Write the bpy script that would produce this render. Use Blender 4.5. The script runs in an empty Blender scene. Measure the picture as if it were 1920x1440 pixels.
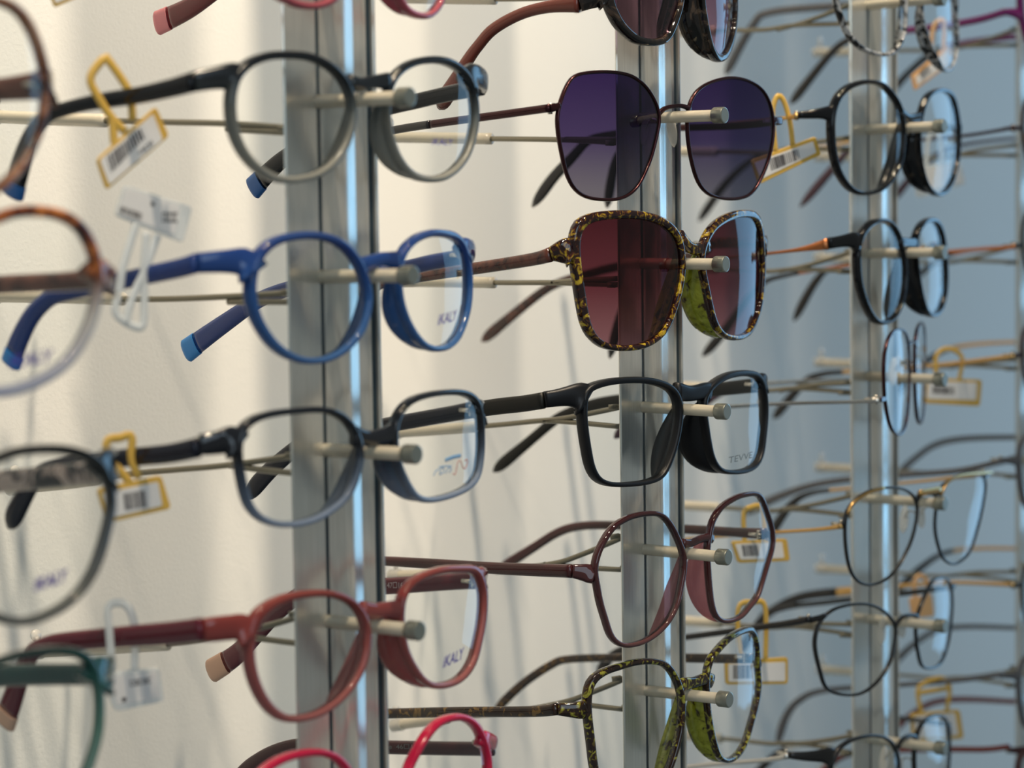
# ---- outlines measured on the photograph; every one is set at its own distance and given real thickness ----
def Zm(x0, y0, s, pts): return [(x0 + x / s, y0 + y / s) for x, y in pts]
ZS = 3.42857
def Ra(*p): return Zm(0, 0, ZS, p)
def Rb(*p): return Zm(400, 0, ZS, p)
def Rc(*p): return Zm(0, 360, ZS, p)
def Rd(*p): return Zm(400, 360, ZS, p)
def Re(*p): return Zm(0, 700, ZS, p)
def Rf(*p): return Zm(400, 680, ZS, p)
def Rg(*p): return Zm(0, 1020, ZS, p)
def Rh(*p): return Zm(400, 1020, ZS, p)
def R1(*p): return Zm(940, 0, ZS, p)
def R2(*p): return Zm(860, 360, 3, p)
def R3(*p): return Zm(860, 660, 3, p)
def R4(*p): return Zm(700, 960, 3, p)
def R5(*p): return Zm(1240, 960, 3, p)
def R6(*p): return Zm(1440, 0, 4, p)
def R7(*p): return Zm(1440, 360, 4, p)
def R8(*p): return Zm(1440, 700, 4, p)
def R9(*p): return Zm(1440, 1040, 3.6, p)
G = {}
G['A1'] = dict(c=-2, j=0, bx=-218, psi=3, R=[(0,9),(23,17),(44,32),(61,58),(73,88),(83,122),(88,152),(87,187),(82,222),(67,262),(50,295),(26,324),(0,344),(-40,355),(-90,345),(-135,310),(-160,250),(-168,180),(-155,100),(-125,45),(-80,12),(-40,2)],
  w=[2.6,2.8,2.6,2.6,2.6,2.6,2.8,2.6], d=3.5, br=[1.2,1.5],
  eR=[(96,150,7),(112,152,8),(124,154,8)], tR=[(120,157,6.5),(0,168,6.5),(-120,180,6),(-200,190,6),(-270,250,6),(-330,370,6)])
G['A2'] = dict(c=-2, j=1, bx=-200, psi=0, R=[(0,423),(17,414),(44,408),(73,407),(102,410),(128,418),(149,431),(163,450),(175,477),(181,506),(182,535),(179,564),(172,593),(160,622),(143,652),(120,678),(90,698),(58,713),(29,722),(0,725),(-50,722),(-100,695),(-130,650),(-145,590),(-145,530),(-130,480),(-100,445),(-50,430)],
  w=[3.2,3.2,3.2,3,2.8,2.8,3,3], d=4,
  eR=[(192,505,8),(212,515,7),(236,521,6)], tR=[(236,521,5.5),(120,528,5.5),(0,534,5.5),(-150,545,5.5),(-230,560,6),(-320,635,6)])
G['A3'] = dict(c=-2, j=2, bx=-200, psi=0, R=[(0,872),(29,859),(73,853),(117,853),(152,860),(181,875),(198,895),(207,922),(210,948),(204,977),(198,1003),(190,1030),(175,1070),(152,1105),(122,1131),(96,1145),(64,1157),(29,1157),(0,1145),(-50,1120),(-90,1070),(-110,1010),(-110,950),(-95,910),(-50,883)],
  w=[3,3.4,2.6,2.6,2.8,2.6,2.4,2.6], d=4,
  eR=[(205,875,7.5),(222,868,8),(238,866,7)], tR=[(222,880,6.5),(190,885,6.5),(0,903,6.5),(-150,920,6),(-230,940,6),(-320,1010,6)])
G['A4'] = dict(c=-2, j=3, bx=-200, psi=0, R=[(0,1253),(29,1242),(73,1233),(117,1230),(152,1236),(172,1253),(181,1277),(187,1306),(188,1335),(186,1370),(178,1405),(166,1440),(140,1490),(90,1520),(30,1530),(-40,1510),(-90,1460),(-115,1390),(-110,1320),(-80,1275),(-40,1260)],
  w=[2.4,3,2.4,2.4,2.6,2.4,2.4,2.4], d=4,
  eR=[(190,1258,8),(212,1260,8),(232,1260,8)], tR=[(215,1262,6.5),(170,1264,6.5),(0,1268,6.5),(-150,1290,6),(-230,1320,6),(-330,1400,6)])
G['B0'] = dict(c=-1, j=-1, bx=688, psi=0, L=[(590,4),(545,-8),(505,-40),(485,-90),(490,-140),(520,-180),(570,-200),(620,-190),(655,-150),(665,-100),(655,-50),(630,-10)],
  R=[(763,0),(779,17),(800,23),(814,19),(829,0),(840,-40),(845,-100),(830,-160),(800,-185),(765,-170),(742,-120),(740,-60)],
  w=[2.6,2.6,2.4,2.4,2.6,2.6,2.2,2.4], d=4, bz=-160, tipc=1,
  eL=[(470,-150,7),(435,-148,6)], eR=[(856,-150,6),(868,-150,6)],
  tR=[(868,-149,5.5),(740,-130,5.5),(580,-100,5.5),(480,-75,5.8),(400,-15,7),(350,18,8),(290,46,9)], tip=(300,28),
  tL=[(435,-148,5.5),(300,-140,5.5),(120,-130,5.5),(60,-100,6),(10,-20,7)])
G['B1'] = dict(c=-1, j=0, bx=695, psi=0, L=Rb((530,380),(640,390),(740,430),(820,490),(870,560),(900,650),(905,740),(885,840),(850,930),(780,1030),(690,1095),(600,1122),(500,1132),(400,1110),(310,1050),(240,970),(190,870),(165,760),(160,650),(175,560),(215,480),(290,420),(400,385)),
  R=Rb((1400,410),(1480,410),(1560,435),(1630,490),(1670,560),(1690,650),(1695,760),(1680,860),(1650,960),(1600,1040),(1540,1095),(1470,1125),(1390,1125),(1310,1100),(1240,1030),(1190,930),(1160,820),(1150,700),(1160,600),(1190,520),(1250,460),(1320,425)),
  w=[2.6,3,2.6,2.2,2.2,2.4,2.3,2.4], d=4, bp=Rb((905,530),(980,545),(1050,530),(1150,520)), bh=4.2, pad=5,
  eL=[(455,134,6.2),(426,143,6.4),(395,151,6)], eR=[Rb((1700,470))[0]+(7,), Rb((1790,500))[0]+(7,), Rb((1835,545))[0]+(6,)],
  tL=[(395,151,6),(321,165,5.6),(262,178,5.2),(204,187,5),(163,194,4.6),(117,206,4.6),(88,218,5),(62,250,6.5),(42,300,8),(22,372,9)], tipL=(30,345),
  tR=[(900,163,5.5),(835,177,5.5),(779,190,5.5),(735,200,5.5),(650,222,5.5),(595,247,5.5),(555,280,6),(517,310,7),(470,358,9)], tip=(484,340))
G['B2'] = dict(c=-1, j=1, bx=715, psi=0, L=Rd((540,315),(640,305),(740,315),(830,350),(900,410),(960,500),(990,590),(1005,670),(995,760),(970,850),(920,930),(850,1000),(770,1045),(690,1065),(600,1060),(510,1025),(430,960),(370,880),(320,780),(295,680),(295,570),(320,470),(370,390),(440,340)),
  R=Rd((1480,290),(1560,305),(1610,350),(1640,440),(1655,540),(1655,650),(1645,740),(1620,830),(1580,920),(1530,970),(1470,990),(1400,975),(1340,920),(1290,840),(1250,740),(1230,640),(1225,520),(1240,440),(1280,370),(1350,315),(1420,292)),
  w=[2.8,3,2.6,2.4,2.4,2.4,2,2.6], d=4.2, bp=Rd((985,480),(1060,450),(1120,435),(1210,440)), bh=4.5, pad=5,
  eL=[(474,486,7),(437,490,6.6),(401,493,6)], eR=[Rd((1650,350))[0]+(6,), Rd((1720,370))[0]+(7,), Rd((1758,405))[0]+(6,)],
  tL=[(402,493,6),(340,502,5.8),(280,515,5.6),(200,533,5.2),(120,550,5.2),(90,562,5.6),(60,592,6.5),(35,640,7.5),(18,688,8)], tipL=(24,668),
  tR=[(895,475,5.5),(864,482,5.5),(808,492,5.5),(765,502,5.5),(700,514,5.5),(610,524,5.5),(557,537,5.5),(515,550,5.8),(480,566,6),(430,600,7),(385,632,8),(345,662,9)], tip=(369,643))
G['B3'] = dict(c=-1, j=2, bx=715, psi=0, L=Rf((540,335),(700,325),(800,345),(870,390),(920,460),(945,540),(950,610),(930,700),(900,790),(850,865),(780,925),(700,975),(600,1010),(500,1022),(400,1010),(320,970),(265,900),(235,800),(215,700),(200,600),(205,500),(240,430),(310,380),(420,350)),
  R=Rf((1540,212),(1620,215),(1680,240),(1715,290),(1730,360),(1735,460),(1735,560),(1725,650),(1710,720),(1660,780),(1590,820),(1500,850),(1410,865),(1340,850),(1290,790),(1250,710),(1215,620),(1200,500),(1205,400),(1240,320),(1310,260),(1420,225)),
  w=[2,2.6,2.1,2.2,2.4,2.2,2,2], d=3.8, bp=Rf((930,470),(1010,490),(1090,480),(1190,450)), bh=5, pad=7,
  eL=[Rf((170,470))[0]+(6.5,), Rf((80,520))[0]+(6.5,), Rf((10,530))[0]+(6,)], eR=[Rf((1740,290))[0]+(6,), Rf((1790,300))[0]+(6,), Rf((1815,310))[0]+(6,)],
  tL=[(405,841,5.8),(320,850,5.8),(251,857,5.6),(150,868,5.4),(100,878,5.6),(70,893,6),(48,925,7),(15,990,8)],
  tR=[(905,765,5.5),(850,775,5.5),(750,793,5.5),(720,799,5.5),(640,808,5.5),(590,820,5.5),(563,834,5.8),(517,872,6.5),(485,905,7),(462,935,7)])
G['B4'] = dict(c=-1, j=3, bx=722, psi=0, L=Rh((620,350),(740,345),(840,365),(920,410),(970,480),(995,570),(990,680),(965,780),(920,870),(860,950),(790,1015),(700,1070),(600,1100),(500,1100),(430,1060),(370,990),(320,890),(290,780),(280,680),(295,580),(345,480),(430,410),(520,370)),
  R=Rh((1600,190),(1680,195),(1720,240),(1745,320),(1745,420),(1735,520),(1715,620),(1690,720),(1650,800),(1590,860),(1510,890),(1430,890),(1370,850),(1320,780),(1270,680),(1245,560),(1240,440),(1255,340),(1310,270),(1400,220),(1500,195)),
  w=[3,4.2,2.4,2.2,2.6,2.2,2.2,2.8], d=4, bp=Rh((985,440),(1060,450),(1120,440),(1230,430)), bh=5.2, pad=8,
  eL=[(467,1173,6.4),(437,1181,7.4),(412,1185,7)], eR=[Rh((1740,200))[0]+(5,), Rh((1800,230))[0]+(8,), Rh((1830,250))[0]+(8,)],
  tL=[(415,1184,7.5),(321,1187,7),(216,1195,6.5),(117,1204,6),(85,1211,5.8),(60,1225,6),(40,1265,7),(22,1315,8.5),(6,1362,9)], tipL=(14,1330),
  tR=[(905,1085,6),(870,1089,6),(724,1099,6),(640,1102,6),(590,1105,6),(562,1115,6.2),(520,1148,6.5),(480,1190,7),(440,1230,8),(390,1262,9)], tip=(419,1243))
G['B5'] = dict(c=-1, j=4, bx=730, psi=0, L=[(523,1440),(552,1427),(587,1420),(616,1421),(642,1434),(662,1465),(670,1520),(650,1580),(610,1620),(560,1630),(510,1600),(485,1550),(483,1500),(498,1462)],
  R=[(779,1440),(791,1417),(808,1387),(829,1364),(849,1355),(872,1353),(893,1364),(907,1387),(916,1414),(919,1440),(915,1490),(900,1540),(870,1570),(835,1575),(800,1550),(778,1510),(772,1470)],
  w=[2.4,2.6,2.4,2.4,2.4,2.4,2.4,2.4], d=4, bp=[(668,1500),(700,1485),(730,1480),(775,1480)], bh=4.5, pad=6,
  eL=[(485,1490,7),(450,1500,6),(435,1502,6)], eR=[(918,1385,5),(940,1392,5),(954,1398,5)],
  tL=[(435,1502,5.5),(330,1510,5.5),(150,1530,5.5),(80,1560,6),(20,1650,7)],
  tR=[(930,1405,5),(896,1404,5),(724,1401,5),(620,1394,5),(560,1397,5),(520,1407,5.2),(485,1425,5.5),(455,1450,6),(420,1500,7)])
G['C0'] = dict(c=0, j=-1, bx=1290, psi=6, L=[(1156,0),(1162,17),(1173,38),(1188,55),(1202,66),(1220,71),(1240,71),(1255,64),(1264,47),(1272,26),(1279,0),(1280,-40),(1268,-90),(1235,-110),(1190,-105),(1160,-80),(1150,-40)],
  R=[(1325,0),(1329,29),(1334,58),(1341,85),(1351,102),(1363,99),(1374,76),(1381,44),(1383,0),(1378,-50),(1360,-90),(1338,-85),(1325,-50)],
  w=[3.2,3,3,2.6,2.4,2.8,2.8,3.2], d=4.5, bz=-70, pad=8,
  eL=[(1140,-14,6),(1128,-4,6),(1116,3,6)], eR=[(1390,-50,6),(1402,-50,6)],
  tL=[(1112,5,5),(1070,10,4.8),(1027,13,4.6),(975,27,4.4),(925,55,4.5),(896,87,4.5),(878,112,5),(855,150,6),(822,204,8)],
  tR=[(1400,-45,5.5),(1300,-35,5),(1160,-20,5),(1100,5,4.5),(1075,20,5)])
G['C1'] = dict(c=0, j=0, bx=1268, psi=0, L=R1((480,500),(600,475),(740,475),(850,500),(930,560),(985,640),(1015,720),(1020,780),(1000,880),(970,1000),(930,1100),(890,1180),(830,1240),(750,1270),(640,1270),(560,1255),(490,1210),(440,1120),(410,1000),(388,880),(378,760),(395,670),(428,580)),
  R=R1((1400,525),(1500,510),(1600,530),(1680,580),(1725,650),(1745,720),(1755,800),(1750,900),(1720,1030),(1680,1130),(1620,1230),(1540,1265),(1440,1265),(1350,1240),(1290,1180),(1255,1090),(1230,980),(1215,860),(1215,740),(1240,640),(1300,570)),
  w=[1.3]*8, d=1.8, bp=R1((1020,735),(1060,700),(1110,686),(1170,682),(1225,700)), bh=1.6, bd=1.6, pads=1,
  eL=[(1050,200,2.5),(1042,201,3),(1036,203,3)], eR=[(1453,225,2.5),(1462,226,3),(1468,226,3)],
  tL=[(1038,202,3.2),(940,215,3),(808,233,3),(745,243,3),(720,250,3),(700,275,4),(685,320,5)], tipL=(805,234),
  tR=[(1466,227,3),(1380,236,3),(1250,240,3),(1200,242,3),(1159,250,3),(1125,256,3.2),(1100,266,3.6),(1071,297,4.4),(1036,335,5),(998,388,5.6)], tip=(1240,241))
G['C2'] = dict(c=0, j=1, bx=1300, psi=0, L=R2((740,185),(820,160),(910,152),(1010,152),(1110,170),(1190,210),(1240,270),(1260,350),(1262,450),(1243,560),(1210,670),(1170,760),(1110,820),(1030,855),(930,862),(850,850),(790,810),(755,740),(735,640),(720,540),(705,440),(695,330),(700,240)),
  R=R2((1440,240),(1490,190),(1560,155),(1630,145),(1680,160),(1705,220),(1715,320),(1720,420),(1715,520),(1705,620),(1680,710),(1640,780),(1580,805),(1510,790),(1465,730),(1440,640),(1420,540),(1400,440),(1395,340)),
  w=[3.6,4.2,3.2,3.2,2.6,2.4,2.2,2.4], d=3.8, bp=R2((1262,250),(1320,310),(1370,320),(1420,300)), bh=4.5, pad=9,
  eL=[R2((670,300))[0]+(7,), R2((630,325))[0]+(7,), R2((600,345))[0]+(5,)], eR=[(1440,452,5),(1447,455,5)],
  tL=[(1060,477,4.8),(1000,486,4.8),(913,500,4.6),(830,512,4.4),(760,524,4.2),(710,534,4.2),(675,560,5),(655,600,6)],
  tR=[(1444,456,4.5),(1300,480,4.5),(1160,500,4.2),(1110,512,4.2),(1060,526,4.2),(1020,545,4.4),(960,592,5),(903,640,6.4)])
G['C3'] = dict(c=0, j=2, bx=1290, psi=0, L=R3((760,225),(840,195),(940,180),(1060,178),(1150,195),(1210,225),(1243,275),(1250,350),(1240,440),(1220,530),(1190,620),(1150,690),(1080,720),(980,733),(880,732),(810,705),(775,640),(755,540),(740,440),(732,340),(738,260)),
  R=R3((1410,265),(1450,205),(1530,155),(1620,138),(1690,150),(1720,200),(1735,290),(1735,380),(1725,480),(1715,560),(1690,620),(1640,655),(1560,665),(1490,650),(1450,590),(1430,500),(1415,400),(1405,320)),
  w=[2.3,3,2.5,2.6,2.6,2,1.8,2], d=4.5, bp=R3((1250,230),(1310,260),(1370,255),(1430,230)), bh=6, pad=10,
  eL=[R3((720,230))[0]+(8,), R3((640,255))[0]+(6.5,), R3((565,272))[0]+(6,)], eR=[(1440,712,5),(1450,716,6),(1456,722,6)],
  tL=[(1048,752,6),(980,757,6),(927,763,6),(850,775,5.6),(760,790,5),(710,800,5),(680,830,5.5),(660,875,6)], tipL=(1048,752),
  tR=[(1448,722,5.5),(1300,735,5.5),(1163,751,5.5),(1110,760,5.2),(1060,777,4.6),(1035,792,4.6),(985,834,5),(925,884,6.5)])
G['C4'] = dict(c=0, j=3, bx=1300, psi=0, L=[(1193,973),(1227,968),(1247,973),(1263,993),(1275,1018),(1283,1040),(1285,1062),(1280,1093),(1273,1127),(1263,1150),(1247,1173),(1220,1195),(1193,1205),(1170,1205),(1153,1190),(1143,1160),(1133,1127),(1127,1093),(1123,1070),(1128,1043),(1140,1017),(1153,997),(1167,985)],
  R=[(1370,947),(1393,935),(1423,931),(1433,943),(1443,970),(1450,993),(1452,1020),(1443,1053),(1433,1087),(1423,1117),(1410,1133),(1393,1153),(1370,1161),(1353,1157),(1343,1137),(1338,1100),(1335,1060),(1334,1027),(1337,1007),(1343,980),(1357,957)],
  w=[2,2,2,2,2,1.9,1.8,1.9], d=3, bp=[(1285,1020),(1300,1023),(1320,1015),(1340,1010)], bh=3, pad=8,
  eL=[(1122,1070,3.5),(1112,1072,5),(1098,1073,4.6)], eR=[(1453,998,3.5),(1458,1001,4),(1461,1003,4)],
  tL=[(1098,1074,4.6),(1060,1072,4.8),(938,1066,4.6),(820,1058,4.2),(720,1052,3.8),(660,1052,3.6),(630,1065,4),(600,1110,5)],
  tR=[(1458,1003,4),(1380,998,4),(1300,993,4),(1150,985,3.8),(1085,987,3.8),(1045,999,4),(1000,1027,4.2),(945,1062,5),(930,1075,5)])
G['C5'] = dict(c=0, j=4, bx=1300, psi=0, L=[(1137,1268),(1167,1257),(1200,1248),(1233,1247),(1253,1253),(1267,1270),(1277,1293),(1282,1320),(1280,1360),(1273,1393),(1262,1430),(1245,1465),(1215,1490),(1170,1500),(1140,1480),(1125,1440),(1120,1400),(1115,1360),(1112,1320),(1117,1287)],
  R=[(1350,1227),(1373,1203),(1397,1190),(1413,1188),(1422,1207),(1424,1233),(1425,1260),(1427,1287),(1422,1320),(1413,1353),(1403,1387),(1390,1410),(1373,1422),(1357,1418),(1347,1393),(1340,1360),(1335,1327),(1333,1287),(1336,1250)],
  w=[2.4,3.2,2.4,2.2,2.2,2,2,2], d=3.5, bp=[(1280,1290),(1300,1297),(1320,1292),(1340,1278)], bh=4.5, pad=8,
  eL=[(1110,1320,4),(1095,1331,5),(1072,1333,4.5)], eR=[(1426,1232,4),(1432,1234,4),(1436,1236,4)],
  tL=[(1072,1333,4.4),(1000,1334,4.2),(860,1335,4),(725,1338,4),(650,1342,4),(620,1360,4.5),(590,1410,5)],
  tR=[(1432,1237,4),(1380,1235,4),(1300,1234,4),(1170,1233,3.6),(1067,1236,3.6),(1033,1247,3.8),(983,1280,4),(945,1315,4.4),(925,1340,5)])
G['D0'] = dict(c=1, j=-1, bx=1716, psi=6, L=[(1575,0),(1582,25),(1590,47),(1602,68),(1618,84),(1638,94),(1660,98),(1678,94),(1692,75),(1699,50),(1700,15),(1697,-30),(1680,-65),(1640,-80),(1600,-65),(1580,-35)],
  R=[(1733,20),(1737,45),(1745,72),(1758,100),(1772,125),(1785,126),(1794,108),(1798,75),(1796,30),(1790,-20),(1770,-50),(1750,-40),(1737,-10)],
  w=[1.8]*8, d=3, bz=-8, pad=3, eL=[(1570,-25,4),(1560,-25,4)], eR=[(1800,-8,4),(1806,-8,4)],
  tL=[(1560,-25,4),(1400,-14,4),(1250,-6,4),(1215,20,4.4),(1195,90,5)], tR=[(1803,-6,4),(1620,8,4),(1450,22,4),(1410,50,4.4),(1360,140,5.5)])
G['D1'] = dict(c=1, j=0, bx=1708, psi=6, L=R6((560,750),(610,690),(680,650),(780,630),(880,650),(950,720),(1000,800),(1025,900),(1030,1020),(1020,1150),(985,1260),(930,1350),(860,1410),(760,1435),(680,1420),(620,1370),(560,1270),(530,1150),(515,1020),(515,900),(530,820)),
  R=R6((1180,850),(1220,740),(1290,695),(1350,695),(1400,740),(1430,850),(1445,960),(1447,1080),(1435,1200),(1400,1340),(1340,1430),(1280,1440),(1220,1380),(1180,1260),(1160,1130),(1158,1000)),
  w=[2.6,3,2,1.8,1.8,1.8,1.8,2.2], d=3.8, bp=R6((1015,840),(1060,880),(1100,890),(1165,880)), bh=4, pad=7,
  eL=[R6((510,830))[0]+(5,), R6((420,850))[0]+(4,), R6((330,860))[0]+(3,)], eR=[(1803,238,4),(1810,240,4)],
  tL=[(1524,216,1.6),(1465,222,1.6),(1300,238,1.6),(1195,255,2),(1170,275,3),(1152,310,4),(1138,390,5)], tipL=(1290,239),
  tR=[(1808,241,1.6),(1700,258,1.6),(1560,273,1.8),(1450,285,2.4),(1410,300,3),(1360,345,4),(1310,415,5)], tip=(1500,278))
G['D2'] = dict(c=1, j=1, bx=1708, psi=10, L=R7((740,330),(800,260),(870,235),(940,250),(990,320),(1020,420),(1040,540),(1040,680),(1015,820),(970,920),(900,965),(840,950),(790,880),(750,780),(720,660),(710,540),(715,420)),
  R=R7((1140,340),(1180,260),(1240,225),(1290,250),(1325,340),(1340,460),(1350,600),(1345,740),(1320,850),(1270,910),(1220,890),(1185,800),(1160,680),(1145,560),(1135,440)),
  w=[3.2,3.2,2.2,1.8,1.8,2,1.8,2.6], d=4, bp=R7((1010,400),(1060,420),(1100,420),(1140,400)), bh=4.5, pad=8,
  eL=[R7((690,350))[0]+(6,), R7((620,370))[0]+(5,), R7((560,385))[0]+(5,)], eR=[(1778,458,4),(1783,460,4)],
  tL=[(1580,457,1.6),(1485,470,1.6),(1350,485,1.6),(1230,500,2),(1190,530,3),(1165,590,4.4),(1143,672,5)], tipL=(1350,485),
  tR=[(1781,460,1.6),(1640,490,1.6),(1480,515,2),(1420,540,2.6),(1353,627,4.4),(1317,668,5)], tip=(1500,510))
LM = [(8,6),(9,13),(15,18.5),(25,21),(38,21),(48,18),(53,12),(54,4),(52,-6),(46,-15),(36,-20),(25,-21),(15,-17),(10,-8),(8,0)]
LS = [(9,5),(10,12),(16,17),(27,19),(42,19),(53,15),(56,8),(55,-2),(52,-12),(46,-18),(34,-20.5),(22,-20),(14,-15),(10.5,-7)]
G['D3'] = dict(c=1, j=2, bx=1712, psi=17, Lm=[(x, z*1.05) for x, z in LM], w=[1.2]*8, d=1.8, pads=1, bh=1.4, bd=1.6,
  tL=[(1668,750,1.6),(1620,753,1.6),(1465,757,1.6),(1320,766,1.8),(1220,776,2.4),(1185,790,3.4),(1152,822,4.5)], tipL=(1300,768),
  tRm=[(0,2,1.6),(50,1,1.6),(90,-3,2.2),(110,-14,3.6),(128,-32,5)], tip=None)
G['D4'] = dict(c=1, j=3, bx=1738, psi=0, L=[(1600,947),(1620,930),(1645,920),(1677,917),(1702,922),(1718,937),(1722,957),(1718,987),(1710,1015),(1700,1037),(1687,1060),(1670,1080),(1645,1093),(1622,1093),(1605,1080),(1595,1055),(1590,1020),(1589,985),(1592,962)],
  R=[(1760,950),(1765,920),(1785,902),(1810,892),(1835,891),(1847,897),(1850,912),(1846,940),(1840,970),(1832,1000),(1822,1030),(1807,1048),(1790,1056),(1772,1045),(1762,1017),(1757,987)],
  w=[1.2]*8, d=1.8, bp=[(1722,938),(1732,934),(1746,934),(1760,930)], bh=2.2, bd=2, pads=1,
  eL=[(1592,955,2),(1588,970,2.2),(1584,985,2.2)], eR=[(1850,893,2.5),(1855,889,2.5),(1859,887,2.5)],
  tL=[(1584,987,1.6),(1530,993,1.6),(1420,1000,1.6),(1300,1010,1.6),(1220,1020,2),(1190,1045,3.5),(1170,1090,5)],
  tR=[(1858,889,1.6),(1750,900,1.6),(1600,915,1.6),(1520,925,2.4),(1480,950,4),(1440,1010,5)])
G['D5'] = dict(c=1, j=4, bx=1708, psi=6, L=[(1540,1173),(1551,1157),(1573,1143),(1607,1136),(1634,1137),(1657,1147),(1673,1162),(1682,1179),(1679,1207),(1671,1240),(1657,1265),(1640,1284),(1618,1298),(1593,1301),(1565,1296),(1551,1284),(1543,1257),(1536,1229),(1533,1201)],
  R=[(1723,1162),(1734,1129),(1748,1098),(1759,1088),(1776,1088),(1785,1100),(1788,1129),(1786,1165),(1782,1196),(1775,1223),(1764,1244),(1746,1251),(1732,1246),(1726,1223),(1722,1196)],
  w=[1.3]*8, d=2, bp=[(1683,1172),(1697,1161),(1712,1157),(1724,1157)], bh=1.8, bd=2, pads=1,
  eL=[(1550,1155,2.2),(1535,1160,2.5),(1524,1163,3)], eR=[(1788,1100,2.4),(1793,1098,2.4)],
  tL=[(1525,1161,3),(1487,1167,3),(1440,1174,2.8),(1300,1193,2.8),(1210,1205,2.8),(1180,1213,3),(1150,1228,4),(1120,1262,5)],
  tR=[(1791,1100,2.6),(1700,1112,2.6),(1560,1128,2.6),(1470,1140,2.6),(1430,1160,4),(1385,1225,5)])
G['D6'] = dict(c=1, j=5, bx=1708, psi=8, L=[(1568,1425),(1580,1405),(1605,1390),(1640,1383),(1668,1390),(1683,1410),(1688,1440),(1684,1480),(1665,1520),(1630,1545),(1595,1540),(1570,1510),(1560,1465)],
  R=[(1722,1390),(1735,1358),(1755,1346),(1773,1349),(1782,1375),(1783,1420),(1778,1465),(1766,1500),(1745,1510),(1728,1490),(1720,1440)],
  w=[1.8,2,1.5,1.5,1.5,1.5,1.5,1.5], d=2.5, bp=[(1688,1402),(1700,1395),(1712,1390),(1724,1388)], bh=2, bd=2, pads=1,
  eL=[(1562,1415,6),(1535,1420,4.5),(1502,1419,3)], eR=[(1785,1360,2.4),(1790,1358,2.4)],
  tL=[(1505,1420,2),(1440,1425,2),(1350,1432,2),(1280,1440,2),(1200,1460,3),(1150,1500,5)],
  tR=[(1788,1360,2),(1700,1370,2),(1560,1390,2),(1470,1405,3),(1400,1470,5)])
def EG(j, bx, psi, tL, **k):
    return dict(c=2, j=j, bx=bx, psi=psi, Lm=k.pop('Lm', LM), tL=tL, tRm=[(0,2,tL[0][2]),(50,1,tL[0][2]),(90,-3,tL[0][2]+.5),(110,-14,3.6),(128,-32,5)], tip=None, **k)
G['E0'] = EG(-1, 2028, 0, [(1918,20,3.6),(1830,38,3.6),(1745,52,3.6),(1650,62,3.4),(1600,72,3.4),(1560,98,3.6),(1482,195,5)], w=[2.4]*8, d=3.5, zo=6, tipL=(1640,64))
G['E1'] = EG(0, 2028, 0, [(1912,238,1.8),(1870,245,1.8),(1805,255,1.8),(1700,265,1.8),(1600,280,2.4),(1565,312,4),(1500,388,5)], w=[1.3]*8, d=1.8, tipL=(1800,256), pads=1)
G['E2'] = EG(1, 2030, 0, [(1908,463,1.8),(1800,470,1.8),(1700,480,1.8),(1570,500,2),(1530,527,4),(1488,602,5)], w=[1.3]*8, d=1.8, tipL=(1700,480), pads=1)
G['E3'] = EG(2, 2030, 0, [(1912,667,2),(1800,680,2),(1700,690,2),(1590,697,2.4),(1540,702,3),(1505,720,4),(1450,785,5)], w=[1.4]*8, d=2, pads=1)
G['E4'] = EG(3, 2032, 0, [(1915,866,3),(1800,882,3),(1700,890,3),(1590,899,3.4),(1515,912,3.6),(1440,940,4.5),(1400,965,5)], Lm=LS, w=[2]*8, d=3, pad=6)
G['E5'] = EG(4, 2032, 0, [(1915,1098,2),(1787,1092,2),(1700,1098,2.4),(1593,1108,4.5),(1500,1120,4.5),(1440,1150,4.5),(1420,1172,5)], w=[1.3]*8, d=1.8, pads=1, zo=-8)
G['E6'] = EG(5, 2034, 0, [(1912,1268,2.6),(1800,1275,2.6),(1700,1283,2.6),(1550,1294,3),(1500,1312,3.6),(1473,1345,4.4),(1457,1397,5)], Lm=LS, w=[1.8]*8, d=3, pad=6)
G['E7'] = EG(6, 2034, 0, [(1908,1402,3),(1850,1405,3),(1790,1405,3),(1700,1406,3),(1600,1412,3.4),(1555,1435,4),(1500,1500,5)], Lm=LS, w=[2.2]*8, d=3.5, pad=6, zo=9)
# holder arms behind each column: main wire from the column outwards, the short second wire, start/end of the clear sleeve
RODS = {
 (-1,0): ([(555,241),(430,232),(315,229),(120,224),(-20,218)], [(555,250),(425,242)], (205,-20)),
 (-1,1): ([(560,548),(430,556),(280,561),(120,557),(-20,555)], [(560,566),(428,566)], (240,-20)),
 (-1,2): ([(562,853),(429,872),(340,880),(250,888),(130,905),(20,915)], [(562,888),(500,882),(430,873)], (190,20)),
 (-1,3): ([(575,1151),(500,1174),(430,1190),(340,1205),(200,1215),(60,1222)], [(575,1208),(485,1197),(440,1189)], (315,60)),
 (-1,-1): ([(548,-90),(400,-88),(150,-95)], [(548,-75),(430,-80)], (260,150)),
 (-1,4): ([(570,1490),(400,1530),(100,1560)], [(570,1530),(440,1520)], (300,100)),
 (0,-1): ([(1160,-30),(1060,-8),(960,-2),(740,-4)], [(1160,-4),(1060,-6)], (930,740)),
 (0,0): ([(1160,268),(1050,262),(910,260),(800,258),(708,257)], [(1160,262),(1060,261)], (925,712)),
 (0,1): ([(1165,534),(1060,531),(1030,530),(933,530),(800,528),(715,528)], [(1165,522),(1080,526),(1035,530)], (930,725)),
 (0,2): ([(1165,763),(1060,784),(1000,790),(930,797),(820,806),(722,812)], [(1165,800),(1100,794),(1050,790),(1020,789)], (905,726)),
 (0,3): ([(1170,1006),(1085,1042),(1040,1056),(960,1066),(840,1076),(722,1080)], [(1170,1068),(1090,1064),(1020,1058)], (905,726)),
 (0,4): ([(1172,1272),(1100,1302),(1050,1318),(940,1338),(850,1345),(738,1360)], [(1172,1330),(1100,1322),(1045,1319)], (850,738)),
}
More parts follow.
